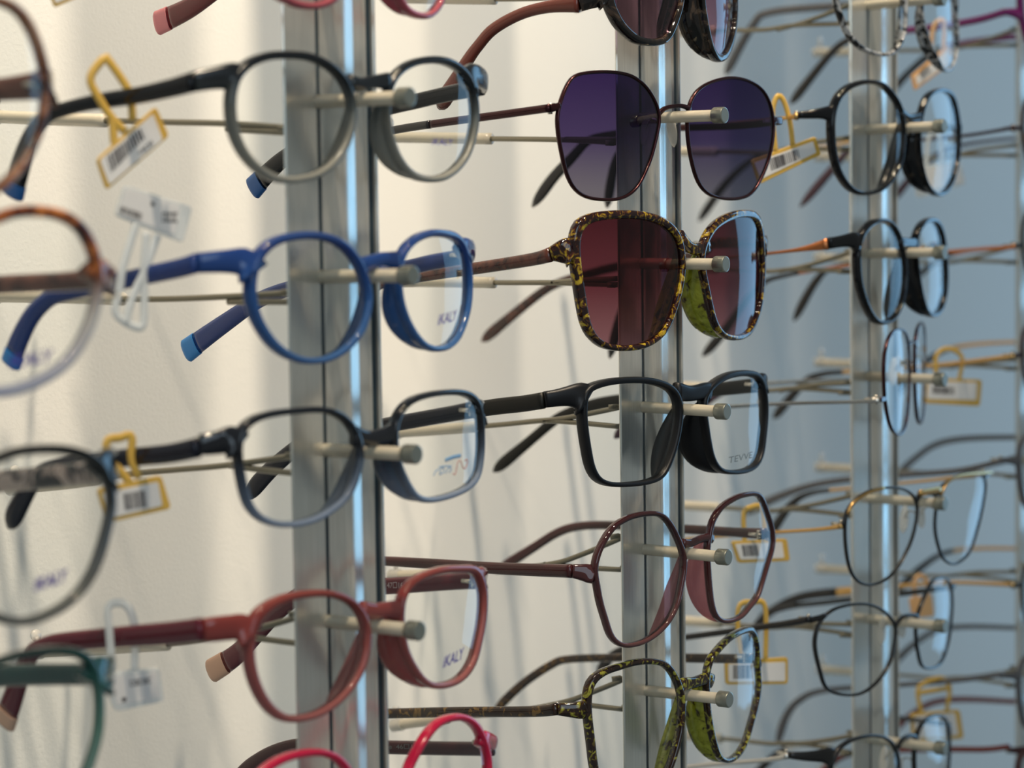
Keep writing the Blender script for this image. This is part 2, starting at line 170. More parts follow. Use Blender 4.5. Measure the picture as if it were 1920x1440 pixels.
PK = {'A1':(3,.0012),'A2':(-8,.0008),'A3':(-8,.0008),'A4':(-8,.0008),'B0':(0,.00225),'B1':(0,.001),'B2':(0,.0022),'B3':(0,.00125),'B4':(0,.00125),'B5':(0,.0006),
 'C0':(1,.0032),'C1':(-6,.0003),'C2':(-3,.0022),'C3':(-4,.0014),'C4':(-4,.001),'C5':(-3,.0024),'D0':(0,.002),'D1':(0,.0015),'D2':(4,.001),'D4':(-4,.0009),'D5':(-1,.0021),'D6':(2,.002)}
for _k, _v in PK.items(): G[_k]['psi'], G[_k]['k'] = _v
BK = (.01,.01,.012)
# material keys: (frame, temple, tip, lens)
MATS = {
 'A1':('tort_blur','brown_temple',None,'clear'), 'A2':('tort_clear','brown_temple',None,'clear'), 'A3':('black_grey','tort_pink',None,'clear'), 'A4':('green','green_temple',None,'clear'),
 'B0':('pink','darkred','pink_tip','clear'), 'B1':('black_clear','black_gloss','blue_tip','clear'), 'B2':('blue','navy_temple','sky_tip','clear'), 'B3':('black_steel','navy_black',None,'clear'),
 'B4':('rose','burgundy','beige_tip','clear'), 'B5':('magenta','darkbrown',None,'clear'),
 'C0':('black_tort','brown_temple2',None,'sun_mauve'), 'C1':('wine_metal','wine_metal','black_tip','sun_purple'), 'C2':('olive_tort','brown_dark',None,'sun_wine'), 'C3':('matte_black','matte_grey',None,'clear'),
 'C4':('wine_clear','wine_dark',None,'clear'), 'C5':('olive_tort2','tort_dark',None,'clear'),
 'D0':('speckle','grey_temple',None,'clear'), 'D1':('black_gloss','gold','black_tip','clear'), 'D2':('black_gloss','copper','black_tip','clear'), 'D3':('wine_metal','silver','plum_tip','clear'),
 'D4':('black_metal','gold','black_tip','clear'), 'D5':('black_metal','black_metal','black_tip','clear'), 'D6':('black_metal','silver','black_tip','clear'),
 'E0':('purple','purple','black_tip','clear'), 'E1':('wine_metal','wine_metal','plum_tip','clear'), 'E2':('black_metal','copper','black_tip','clear'), 'E3':('wine_metal','gold','black_tip','clear'),
 'E4':('grey_temple','grey_temple',None,'clear'), 'E5':('black_metal','gold','black_tip','clear'), 'E6':('grey_temple','grey_temple',None,'clear'), 'E7':('wine_dark','red_brown',None,'clear')}
LAB = {
 'A1':'brown and copper round eyeglasses, topmost at the left edge','A2':'eyeglasses with tortoiseshell top and clear lower rim at the left edge','A3':'large black and grey eyeglasses with pinkish mottled temples at the left edge','A4':'dark green square eyeglasses, lowest at the left edge',
 'B0':'pink rimmed eyeglasses hanging highest, mostly cut off at top','B1':'round eyeglasses fading from black to smoky grey with blue temple tips','B2':'round translucent blue eyeglasses with bright blue temple tips','B3':'rounded rectangular eyeglasses fading from black to steel grey',
 'B4':'rose brown translucent eyeglasses with beige temple tips','B5':'bright magenta red eyeglasses cut off at the bottom edge',
 'C0':'black mottled sunglasses with mauve lenses cut off at top','C1':'thin dark metal sunglasses with deep purple lenses','C2':'large yellow tortoiseshell sunglasses with wine red lenses','C3':'matte black rectangular eyeglasses with clear lenses',
 'C4':'hexagonal wine coloured translucent eyeglasses','C5':'olive and brown mottled square eyeglasses with green nose pads',
 'D0':'clear eyeglasses with black speckles near top right','D1':'glossy black round eyeglasses with thin gold temples','D2':'narrow looking black eyeglasses with copper temples and thick sides','D3':'thin wine red eyeglasses turned almost edge on',
 'D4':'thin black eyeglasses with a gold bridge and brow bar','D5':'thin black metal eyeglasses with rounded square lenses','D6':'black metal eyeglasses cut off at the bottom right',
 'E0':'eyeglasses with purple temple at the top right corner','E1':'eyeglasses with thin dark red temple near the right edge, above the copper one','E2':'eyeglasses with straight copper temple reaching the right edge','E3':'eyeglasses with gold temple holding a yellow tag near right edge',
 'E4':'eyeglasses with grey sloping temple, right edge at two thirds height','E5':'eyeglasses with gold temple at right edge beside thin black metal pair','E6':'eyeglasses with grey temple at the lower right edge','E7':'eyeglasses with reddish brown temple at the bottom right corner'}
TAGS = [
 dict(g='B1', at=(220,185), card=[(293,199),(181,299),(200,357),(318,255)], lab=[(287,213),(187,300),(205,347),(305,262)], bars=((199,294),(262,240),(270,259),(208,324)), mark=[((258,285),(286,262),(289,268),(262,291))],
  loops=[[(250,226),(248,196),(240,165),(206,115),(197,109),(171,146),(187,184),(212,222),(237,247)],[(212,222),(216,270)]], m='tag_yellow', l='yellow price tag hanging tilted from the black round pair at upper left'),
 dict(g='B2', at=(268,517), card=[(233,346),(362,388),(344,456),(216,404)], lab=[(236,352),(338,386),(327,440),(222,401)], bars=((225,386),(266,400),(264,413),(223,398)), mark=[((303,398),(333,398),(333,418),(303,416)),((283,378),(290,380),(289,387),(282,385))],
  loops=[[(257,420),(233,497),(226,540),(218,585),(240,606)],[(297,440),(271,512),(257,541),(242,582),(240,606)],[(276,435),(271,512),(272,560),(268,612),(240,606)]], m='tag_clear', l='frosted white price tag standing above the blue pair temple'),
 dict(g='B3', at=(245,857), card=[(182,917),(303,891),(322,954),(200,981)], lab=[(190,925),(296,903),(304,948),(204,972)], bars=((230,926),(274,918),(278,950),(234,957)), mark=[],
  loops=[[(245,905),(206,856),(203,826),(226,821),(248,818),(248,860),(262,896)]], m='tag_yellow', l='yellow price tag behind the black and grey pair at left'),
 dict(g='B4', at=(216,1195), card=[(190,1262),(300,1252),(309,1315),(216,1335)], lab=[(205,1268),(293,1260),(300,1308),(220,1322)], bars=None, mark=[((242,1276),(283,1270),(284,1280),(243,1287)),((228,1308),(236,1307),(236,1315),(229,1316))],
  loops=[[(212,1260),(206,1180),(204,1140),(222,1130),(242,1140),(253,1175),(254,1258)]], m='tag_clear', l='clear white price tag hanging below the rose brown pair temple'),
 dict(g='B0', at=(130,-130), card=[(150,-6),(103,14),(90,-24),(136,-50)], lab=[(143,-10),(104,6),(96,-22),(134,-42)], bars=None, mark=[],
  loops=[[(105,-30),(112,-100),(120,-150),(140,-150),(135,-100),(125,-42)]], m='tag_yellow', l='yellow tag corner poking in at the top left edge'),
 dict(g='D1', at=(1465,222), card=[(1409,300),(1530,256),(1540,290),(1424,346)], lab=[(1414,305),(1524,265),(1530,286),(1426,336)], bars=((1441,298),(1496,279),(1500,298),(1446,320)), mark=[],
  loops=[[(1488,272),(1482,225),(1470,187),(1458,182),(1450,215),(1456,285)]], m='tag_yellow', l='yellow price tag hanging beside the purple sunglasses'),
 dict(g='E3', at=(1785,680), card=[(1735,708),(1842,712),(1838,762),(1733,756)], lab=[(1740,714),(1832,717),(1830,750),(1738,748)], bars=((1748,724),(1790,726),(1790,740),(1748,738)), mark=[],
  loops=[[(1758,712),(1757,668),(1780,654),(1805,670),(1800,712)]], m='tag_yellow', l='yellow price tag right of the wine red edge-on pair'),
 dict(g='D4', at=(1415,1000), card=[(1372,1015),(1476,1010),(1482,1052),(1385,1056)], lab=[(1378,1020),(1466,1016),(1470,1046),(1388,1049)], bars=((1390,1022),(1420,1021),(1424,1042),(1394,1043)), mark=[],
  loops=[[(1398,1018),(1396,965),(1408,952),(1430,954),(1436,1015)]], m='tag_yellow', l='yellow price tag behind the hexagonal wine coloured pair'),
 dict(g='D5', at=(1410,1178), card=[(1360,1240),(1478,1232),(1478,1283),(1362,1284)], lab=[(1365,1245),(1472,1241),(1472,1277),(1366,1278)], bars=((1374,1247),(1410,1246),(1410,1272),(1374,1273)), mark=[],
  loops=[[(1392,1242),(1385,1178),(1388,1136),(1412,1130),(1436,1138),(1437,1238)]], m='tag_yellow', l='yellow price tag behind the olive mottled square pair'),
 dict(g='E0', at=(1765,50), card=[(1710,142),(1778,84),(1796,110),(1716,170)], lab=[(1716,145),(1776,94),(1788,112),(1720,160)], bars=None, mark=[((1722,138),(1740,122),(1746,134),(1728,148))],
  loops=[[(1745,112),(1750,60),(1758,42),(1772,42),(1770,92)]], m='tag_orange', l='orange and cream tag seen behind the speckled clear pair'),
 dict(g='E1', at=(1755,262), card=[(1710,316),(1800,300),(1812,345),(1722,372)], lab=[(1715,320),(1795,307),(1804,342),(1725,362)], bars=None, mark=[],
  loops=[[(1738,315),(1742,262),(1752,250),(1765,262),(1768,310)]], m='tag_clear', l='whitish tag seen behind the round black pair at upper right'),
 dict(g='E5', at=(1728,1095), card=[(1706,1122),(1748,1115),(1752,1155),(1712,1160)], lab=None, bars=None, mark=[],
  loops=[[(1718,1122),(1716,1092),(1727,1080),(1740,1092),(1742,1120)]], m='tag_orange', l='small orange tag above the black metal pair bridge, lower right'),
 dict(g='E6', at=(1750,1280), card=[(1708,1338),(1800,1330),(1808,1385),(1712,1392)], lab=[(1713,1343),(1790,1336),(1797,1378),(1716,1385)], bars=None, mark=[],
  loops=[[(1730,1342),(1722,1300),(1730,1284),(1765,1272),(1782,1290),(1776,1334)],[(1722,1300),(1782,1290)]], m='tag_yellow', l='pale yellow price tag at the bottom right above the lowest pair'),
]
import bpy, bmesh, math, random
from mathutils import Vector as V, Matrix
random.seed(4)
scn = bpy.context.scene; COL = scn.collection
# ---------------- camera (fitted to the display pegs: rows 55 mm apart, columns 186 mm apart) ----------------
F = 4300.0; YAW, PIT, ROL = [math.radians(a) for a in (53.828, -4.0336, -.8547)]
CAM = V((-.80389, -.51971, -.04218)) * (55 / 60)
DX = .20320 * 55 / 60; LP = .03992 * 55 / 60; P = .055
fw = V((math.sin(YAW) * math.cos(PIT), math.cos(YAW) * math.cos(PIT), math.sin(PIT)))
_r = V((math.cos(YAW), -math.sin(YAW), 0)); _u = _r.cross(fw)
RT = _r * math.cos(ROL) + _u * math.sin(ROL); UP = RT.cross(fw)
def proj(X):
    d = X - CAM; z = d.dot(fw); return 960 + F * d.dot(RT) / z, 720 - F * d.dot(UP) / z
def ray(x, y): return fw + RT * ((x - 960) / F) - UP * ((y - 720) / F)
def at(x, y, p0, n):
    d = ray(x, y); return CAM + d * (((p0 - CAM).dot(n)) / d.dot(n))
def pegY(c, j, x):
    lo, hi = -.06, .03
    for _ in range(40):
        m = (lo + hi) / 2
        if proj(V((c * DX, m, -j * P)))[0] > x: lo = m
        else: hi = m
    return m
# ---------------- generic mesh helpers ----------------
def obj(name, bm, mat=None, parent=None, smooth=True):
    me = bpy.data.meshes.new(name)
    bmesh.ops.recalc_face_normals(bm, faces=bm.faces)
    bm.to_mesh(me); bm.free()
    if smooth:
        for p in me.polygons: p.use_smooth = True
    o = bpy.data.objects.new(name, me); COL.objects.link(o)
    if mat: me.materials.append(mat)
    if parent: o.parent = parent
    return o
def thing(name, loc, rz, label, cat, group=None):
    o = bpy.data.objects.new(name, None); COL.objects.link(o)
    o.empty_display_size = .005
    o.location = loc; o.rotation_euler = (0, 0, rz); o['label'] = label; o['category'] = cat
    if group: o['group'] = group
    return o
def crom(pts, n, closed=False):
    """Catmull-Rom through tuples of any length, resampled evenly"""
    m = len(pts); dim = len(pts[0]); dense = []
    segs = m if closed else m - 1
    for i in range(segs):
        g = (lambda k: pts[k % m]) if closed else (lambda k: pts[min(max(k, 0), m - 1)])
        p0, p1, p2, p3 = g(i - 1), g(i), g(i + 1), g(i + 2)
        for s in range(12):
            t = s / 12
            dense.append(tuple(.5 * (2 * p1[d] + (p2[d] - p0[d]) * t + (2 * p0[d] - 5 * p1[d] + 4 * p2[d] - p3[d]) * t * t + (3 * p1[d] - p0[d] - 3 * p2[d] + p3[d]) * t ** 3) for d in range(dim)))
    dense.append(tuple(pts[0] if closed else pts[-1]))
    q = min(3, dim); L = [0]
    for a, b in zip(dense, dense[1:]): L.append(L[-1] + math.sqrt(sum((a[d] - b[d]) ** 2 for d in range(q))) + 1e-12)
    out = []; k = 0
    for i in range(n):
        s = L[-1] * i / (n if closed else n - 1)
        while k < len(L) - 2 and L[k + 1] < s: k += 1
        t = (s - L[k]) / (L[k + 1] - L[k])
        out.append(tuple(dense[k][d] * (1 - t) + dense[k + 1][d] * t for d in range(dim)))
    return out
def superell(m, e=3.2):
    o = []
    for i in range(m):
        a = 2 * math.pi * i / m; c, s = math.cos(a), math.sin(a)
        o.append((math.copysign(abs(c) ** (2 / e), c), math.copysign(abs(s) ** (2 / e), s)))
    return o
def sweep(bm, pts, hs, ds, axis, m=12, e=3.2, round_end=(0, 0)):
    """tube along pts; hs = height across (perp. to axis), ds = thickness along axis"""
    pts = [V(p) for p in pts]; n = len(pts); se = superell(m, e); rings = []
    for i, p in enumerate(pts):
        t = (pts[min(i + 1, n - 1)] - pts[max(i - 1, 0)]).normalized()
        a = (axis - t * axis.dot(t)).normalized(); h = a.cross(t)
        k = 1.0
        for side, cnt in ((0, round_end[0]), (1, round_end[1])):
            j = i if side == 0 else n - 1 - i
            if cnt and j < cnt: k = min(k, math.sqrt(max(.04, 1 - (1 - j / cnt) ** 2)))
        H = hs[i] if isinstance(hs, (list, tuple)) else hs; Dp = ds[i] if isinstance(ds, (list, tuple)) else ds
        rings.append([bm.verts.new(p + h * (s[0] * H / 2 * k) + a * (s[1] * Dp / 2 * (k if k < 1 else 1))) for s in se])
    for r0, r1 in zip(rings, rings[1:]):
        for i in range(m): bm.faces.new((r0[i], r0[(i + 1) % m], r1[(i + 1) % m], r1[i]))
    bm.faces.new(rings[0]); bm.faces.new(rings[-1])
def cyl(bm, p0, p1, r0, r1=None, m=20, bevel=0):
    r1 = r1 if r1 is not None else r0
    p0, p1 = V(p0), V(p1); t = (p1 - p0).normalized(); L = (p1 - p0).length
    a = t.orthogonal().normalized(); b = t.cross(a)
    prof = [(0, r0), (L, r1)] if not bevel else [(0, r0 - bevel), (bevel * .3, r0 - bevel * .3), (bevel, r0), (L - bevel, r1), (L - bevel * .3, r1 - bevel * .3), (L, r1 - bevel)]
    rings = [[bm.verts.new(p0 + t * s + (a * math.cos(2 * math.pi * i / m) + b * math.sin(2 * math.pi * i / m)) * r) for i in range(m)] for s, r in prof]
    for q0, q1 in zip(rings, rings[1:]):
        for i in range(m): bm.faces.new((q0[i], q0[(i + 1) % m], q1[(i + 1) % m], q1[i]))
    bm.faces.new(rings[0]); bm.faces.new(rings[-1])
def extrude_poly(bm, pts, nvec, th):
    """flat polygon given thickness th along nvec, edges slightly rounded"""
    a = [bm.verts.new(p) for p in pts]; b = [bm.verts.new(p + nvec * th) for p in pts]
    bm.faces.new(a); bm.faces.new(list(reversed(b)))
    n = len(pts)
    for i in range(n): bm.faces.new((a[i], a[(i + 1) % n], b[(i + 1) % n], b[i]))
def rounded(pts, r=.22, k=4):
    out = []; n = len(pts)
    for i in range(n):
        p, q, s = V(pts[i - 1]), V(pts[i]), V(pts[(i + 1) % n])
        rr = r * min((p - q).length, (s - q).length)
        a = q + (p - q).normalized() * rr; b = q + (s - q).normalized() * rr
        for j in range(k + 1):
            t = j / k; out.append(a * (1 - t) ** 2 + q * 2 * t * (1 - t) + b * t * t)
    return out
# ---------------- materials ----------------
MC = {}
def nt(name):
    m = bpy.data.materials.new(name); m.use_nodes = True; t = m.node_tree
    for x in list(t.nodes): t.nodes.remove(x)
    o = t.nodes.new('ShaderNodeOutputMaterial'); return m, t, o
def lin(c): return tuple(((x / 255) / 12.92 if x / 255 <= .04045 else ((x / 255 + .055) / 1.055) ** 2.4) for x in c) + (1,)
def ramp(t, fac, stops, interp='LINEAR'):
    r = t.nodes.new('ShaderNodeValToRGB'); r.color_ramp.interpolation = interp
    els = r.color_ramp.elements
    while len(els) < len(stops): els.new(.5)
    for e, (p, c) in zip(els, stops): e.position = p; e.color = c
    t.links.new(fac, r.inputs[0]); return r.outputs[0]
def zfac(t, z0, z1):
    tc = t.nodes.new('ShaderNodeTexCoord'); sp = t.nodes.new('ShaderNodeSeparateXYZ'); t.links.new(tc.outputs['Object'], sp.inputs[0])
    mr = t.nodes.new('ShaderNodeMapRange'); mr.inputs['From Min'].default_value = z0; mr.inputs['From Max'].default_value = z1
    t.links.new(sp.outputs[2], mr.inputs[0]); return mr.outputs[0], tc
def plastic(key, grad=None, col=None, rough=.12, clear=0, spec=.5, metal=0, pat=None, coat=.18):
    """grad: [(pos 0..1 bottom->top, rgb, clear)], pat: (scale, [(pos, rgb)], seed) mottled colours; clear: see-through share"""
    m, t, o = nt(key); b = t.nodes.new('ShaderNodeBsdfPrincipled')
    b.inputs['Roughness'].default_value = rough; b.inputs['Metallic'].default_value = metal
    b.inputs['Specular IOR Level'].default_value = spec; b.inputs['Coat Weight'].default_value = coat; b.inputs['Coat Roughness'].default_value = .05
    cf = None; colout = None; clearout = None
    if grad:
        z, _ = zfac(t, -.026, .016)
        colout = ramp(t, z, [(p, lin(c)) for p, c, _ in grad])
        clearout = ramp(t, z, [(p, (k, k, k, 1)) for p, _, k in grad])
    if pat:
        tc = t.nodes.new('ShaderNodeTexCoord'); mp = t.nodes.new('ShaderNodeMapping'); mp.inputs['Location'].default_value = (pat[2], pat[2] * 2, 0)
        t.links.new(tc.outputs['Object'], mp.inputs[0]); no = t.nodes.new('ShaderNodeTexNoise')
        no.inputs['Scale'].default_value = pat[0]; no.inputs['Detail'].default_value = 3; no.inputs['Distortion'].default_value = 1.2
        t.links.new(mp.outputs[0], no.inputs[0]); pc = ramp(t, no.outputs[0], [(p, lin(c)) for p, c in pat[1]])
        if colout is not None and len(pat) > 3:
            mx = t.nodes.new('ShaderNodeMix'); mx.data_type = 'RGBA'
            z2, _ = zfac(t, pat[3], pat[4]); t.links.new(z2, mx.inputs[0]); t.links.new(colout, mx.inputs[6]); t.links.new(pc, mx.inputs[7]); colout = mx.outputs[2]
        else: colout = pc
    if colout is not None: t.links.new(colout, b.inputs['Base Color'])
    else: b.inputs['Base Color'].default_value = lin(col)
    if clear or clearout is not None:
        tr = t.nodes.new('ShaderNodeBsdfTransparent'); mx = t.nodes.new('ShaderNodeMixShader')
        if colout is not None: t.links.new(colout, tr.inputs[0])
        else: tr.inputs[0].default_value = lin([min(255, c * 1.3 + 20) for c in col])
        # tint of the see-through share is lightened so that clear plastic stays bright
        if clearout is not None: t.links.new(clearout, mx.inputs[0])
        else: mx.inputs[0].default_value = clear
        t.links.new(b.outputs[0], mx.inputs[1]); t.links.new(tr.outputs[0], mx.inputs[2]); t.links.new(mx.outputs[0], o.inputs[0])
    else: t.links.new(b.outputs[0], o.inputs[0])
    MC[key] = m; return m
def lensmat(key, stops, ior=1.5, rough=.0, refl=None):
    m, t, o = nt(key); tr = t.nodes.new('ShaderNodeBsdfTransparent'); gl = t.nodes.new('ShaderNodeBsdfGlossy'); gl.inputs['Roughness'].default_value = rough
    fr = t.nodes.new('ShaderNodeFresnel'); fr.inputs[0].default_value = ior; mx = t.nodes.new('ShaderNodeMixShader')
    if len(stops) == 1: tr.inputs[0].default_value = lin(stops[0][1])
    else:
        z, _ = zfac(t, -.028, .016); t.links.new(ramp(t, z, [(p, lin(c)) for p, c in stops]), tr.inputs[0])
    if refl: gl.inputs[0].default_value = lin(refl)
    t.links.new(fr.outputs[0], mx.inputs[0]); t.links.new(tr.outputs[0], mx.inputs[1]); t.links.new(gl.outputs[0], mx.inputs[2]); t.links.new(mx.outputs[0], o.inputs[0])
    MC[key] = m; return m
plastic('tort_blur', pat=(90, [(.35, (60, 34, 26)), (.5, (140, 90, 60)), (.62, (170, 125, 95))], 3), rough=.15)
plastic('brown_temple', pat=(60, [(.3, (70, 40, 32)), (.7, (125, 78, 60))], 1), rough=.2)
plastic('tort_clear', grad=[(.0, (190, 195, 215), .35), (.45, (215, 210, 205), .4), (.7, (120, 70, 50), .1), (1, (110, 55, 35), 0)], pat=(170, [(.38, (70, 32, 26)), (.5, (140, 72, 42)), (.6, (220, 130, 60))], 5, .002, .010), rough=.1)
plastic('black_grey', grad=[(0, (105, 105, 100), .1), (.3, (70, 72, 72), .05), (.7, (25, 27, 28), 0), (1, (18, 20, 20), 0)], rough=.1)
plastic('tort_pink', pat=(110, [(.4, (45, 42, 42)), (.5, (120, 105, 98)), (.58, (205, 180, 165))], 2), rough=.2)
plastic('green', grad=[(0, (110, 135, 125), .25), (.4, (95, 135, 122), .2), (.75, (25, 75, 68), 0), (1, (12, 50, 46), 0)], rough=.1)
plastic('green_temple', col=(48, 80, 76), rough=.15, clear=.15)
plastic('pink', col=(170, 85, 95), rough=.1, clear=.15)
plastic('darkred', col=(95, 16, 24), rough=.15); plastic('pink_tip', col=(205, 120, 125), rough=.35)
plastic('black_clear', grad=[(0, (172, 170, 160), .35), (.3, (140, 140, 132), .3), (.55, (78, 84, 84), .15), (.72, (16, 22, 28), 0), (1, (12, 15, 20), 0)], rough=.2)
plastic('black_gloss', col=(10, 12, 17), rough=.1, spec=.35, coat=.1); plastic('blue_tip', col=(10, 82, 150), rough=.3)
plastic('blue', grad=[(0, (74, 114, 168), .25), (.5, (36, 80, 142), .14), (.85, (30, 62, 130), .08), (1, (58, 86, 142), .12)], rough=.08)
plastic('navy_temple', col=(34, 62, 128), rough=.12, clear=.12); plastic('sky_tip', col=(20, 125, 200), rough=.3)
plastic('black_steel', grad=[(0, (168, 182, 204), .3), (.28, (128, 142, 164), .22), (.5, (62, 74, 92), .1), (.7, (16, 18, 26), 0), (1, (22, 26, 34), 0)], rough=.08)
plastic('navy_black', col=(18, 21, 36), rough=.14, spec=.35, coat=.1)
plastic('rose', grad=[(0, (176, 108, 104), .28), (.5, (156, 84, 80), .2), (.85, (134, 56, 52), .1), (1, (150, 72, 64), .14)], rough=.08)
plastic('burgundy', col=(92, 24, 38), rough=.14); plastic('beige_tip', col=(205, 165, 140), rough=.4)
plastic('magenta', col=(200, 22, 66), rough=.14); plastic('darkbrown', col=(62, 24, 30), rough=.2)
plastic('black_tort', pat=(160, [(.42, (12, 10, 10)), (.56, (36, 28, 24)), (.66, (90, 72, 58))], 4), rough=.06)
plastic('brown_temple2', col=(96, 42, 30), rough=.18)
plastic('wine_metal', col=(52, 17, 21), rough=.22, metal=.7); plastic('black_tip', col=(22, 20, 22), rough=.3)
plastic('olive_tort', pat=(330, [(.46, (28, 9, 8)), (.52, (58, 22, 14)), (.58, (120, 94, 20)), (.67, (180, 156, 40))], 7), rough=.05)
plastic('brown_dark', pat=(160, [(.4, (44, 20, 18)), (.6, (86, 48, 38))], 2), rough=.15)
plastic('matte_black', col=(9, 11, 17), rough=.4, coat=0, spec=.35); plastic('matte_grey', col=(22, 22, 19), rough=.45, coat=0, spec=.3)
plastic('wine_clear', grad=[(0, (92, 58, 58), .15), (.5, (70, 36, 38), .1), (1, (52, 22, 25), .03)], rough=.05)
plastic('wine_dark', col=(58, 22, 24), rough=.12)
plastic('olive_tort2', pat=(320, [(.47, (30, 15, 9)), (.54, (54, 32, 16)), (.58, (104, 98, 28)), (.66, (150, 150, 56))], 9), rough=.06)
plastic('tort_dark', pat=(230, [(.42, (28, 14, 10)), (.56, (52, 34, 16)), (.64, (110, 84, 40))], 5), rough=.1)
plastic('pad_rose', col=(158, 120, 122), rough=.1, clear=.62); plastic('pad_olive', pat=(230, [(.36, (50, 34, 14)), (.45, (128, 130, 30)), (.7, (160, 165, 56))], 3), rough=.08)
plastic('speckle', pat=(260, [(.46, (28, 26, 28)), (.53, (190, 190, 190)), (.7, (225, 225, 225))], 6), rough=.08, clear=.3)
plastic('grey_temple', col=(84, 84, 88), rough=.2); plastic('purple', col=(108, 16, 92), rough=.2)
plastic('gold', col=(205, 165, 105), rough=.25, metal=1, coat=0); plastic('copper', col=(185, 115, 70), rough=.3, metal=.8, coat=0)
plastic('silver', col=(205, 203, 198), rough=.25, metal=1, coat=0); plastic('black_metal', col=(20, 20, 22), rough=.25, metal=.2)
plastic('plum_tip', col=(70, 40, 56), rough=.3); plastic('red_brown', col=(110, 32, 22), rough=.2)
lensmat('clear', [(0, (246, 249, 250))], 1.28); lensmat('sun_mauve', [(0, (150, 120, 140)), (.5, (118, 88, 112)), (1, (70, 46, 70))], 1.4)
lensmat('sun_purple', [(0, (118, 114, 130)), (.45, (72, 58, 104)), (1, (48, 28, 84))], 1.4); lensmat('sun_wine', [(0, (142, 98, 106)), (.45, (102, 50, 60)), (1, (74, 26, 36))], 1.38)
plastic('wire', col=(132, 127, 112), rough=.28, metal=.9, coat=0)
plastic('sleeve', col=(222, 212, 190), rough=.16, clear=.22); plastic('cap', col=(150, 152, 142), rough=.3, metal=.75, coat=0)
plastic('tag_yellow', col=(222, 180, 84), rough=.3, clear=.12); plastic('tag_clear', col=(232, 236, 236), rough=.25, clear=.3); plastic('tag_orange', col=(226, 176, 120), rough=.35)
plastic('paper', col=(228, 226, 224), rough=.6, coat=0); plastic('ink', col=(52, 44, 46), rough=.6, coat=0)
plastic('ink_purple', col=(88, 74, 168), rough=.5, coat=0); plastic('ink_blue', col=(130, 170, 205), rough=.5, coat=0); plastic('ink_red', col=(200, 135, 125), rough=.5, coat=0); plastic('ink_grey', col=(120, 124, 120), rough=.5, coat=0); plastic('ink_pale', col=(190, 172, 172), rough=.5, coat=0)
plastic('hinge_metal', col=(190, 186, 176), rough=.25, metal=1, coat=0); plastic('pad_clear', col=(225, 222, 214), rough=.1, clear=.5)
PADM = {'wine_clear': 'pad_rose', 'olive_tort2': 'pad_olive', 'olive_tort': 'pad_olive'}
def alu():
    m, t, o = nt('brushed_aluminium'); b = t.nodes.new('ShaderNodeBsdfPrincipled'); b.inputs['Metallic'].default_value = .7; b.inputs['Roughness'].default_value = .24
    tc = t.nodes.new('ShaderNodeTexCoord'); mp = t.nodes.new('ShaderNodeMapping'); mp.inputs['Scale'].default_value = (900, 900, 60)
    no = t.nodes.new('ShaderNodeTexNoise'); no.inputs['Scale'].default_value = 1.0; no.inputs['Detail'].default_value = 2
    t.links.new(tc.outputs['Object'], mp.inputs[0]); t.links.new(mp.outputs[0], no.inputs[0])
    c = ramp(t, no.outputs[0], [(.3, lin((212, 208, 198))), (.7, lin((226, 222, 212)))]); t.links.new(c, b.inputs['Base Color'])
    t.links.new(b.outputs[0], o.inputs[0]); return m
ALU = alu(); GROOVE_SHADE = plastic('groove_shade', col=(34, 52, 62), rough=.4, coat=0)  # dark colour stands in for the shade inside the column grooves
def wallmat():
    m, t, o = nt('painted_wall'); b = t.nodes.new('ShaderNodeBsdfPrincipled'); b.inputs['Roughness'].default_value = .55; b.inputs['Base Color'].default_value = lin((226, 226, 222))
    tc = t.nodes.new('ShaderNodeTexCoord'); no = t.nodes.new('ShaderNodeTexNoise'); no.inputs['Scale'].default_value = 700; no.inputs['Detail'].default_value = 3
    t.links.new(tc.outputs['Object'], no.inputs[0]); bu = t.nodes.new('ShaderNodeBump'); bu.inputs['Strength'].default_value = .18; bu.inputs['Distance'].default_value = .0006
    t.links.new(no.outputs[0], bu.inputs['Height']); t.links.new(bu.outputs[0], b.inputs['Normal']); t.links.new(b.outputs[0], o.inputs[0]); return m
# ---------------- setting ----------------
WY = .185
def box(name, x0, x1, y0, y1, z0, z1, mat):
    bm = bmesh.new(); bmesh.ops.create_cube(bm, size=1)
    for v in bm.verts: v.co = V(((x0 + x1) / 2 + v.co.x * (x1 - x0), (y0 + y1) / 2 + v.co.y * (y1 - y0), (z0 + z1) / 2 + v.co.z * (z1 - z0)))
    return obj(name, bm, mat, smooth=False)
ZF = -1.35
w = box('wall_back', -1.6, 2.2, WY, WY + .05, ZF, 1.2, wallmat()); w['kind'] = 'structure'
fl = box('floor', -1.6, 2.2, -2.2, WY, ZF - .05, ZF, plastic('floor_tile', col=(150, 146, 138), rough=.4, coat=0)); fl['kind'] = 'structure'
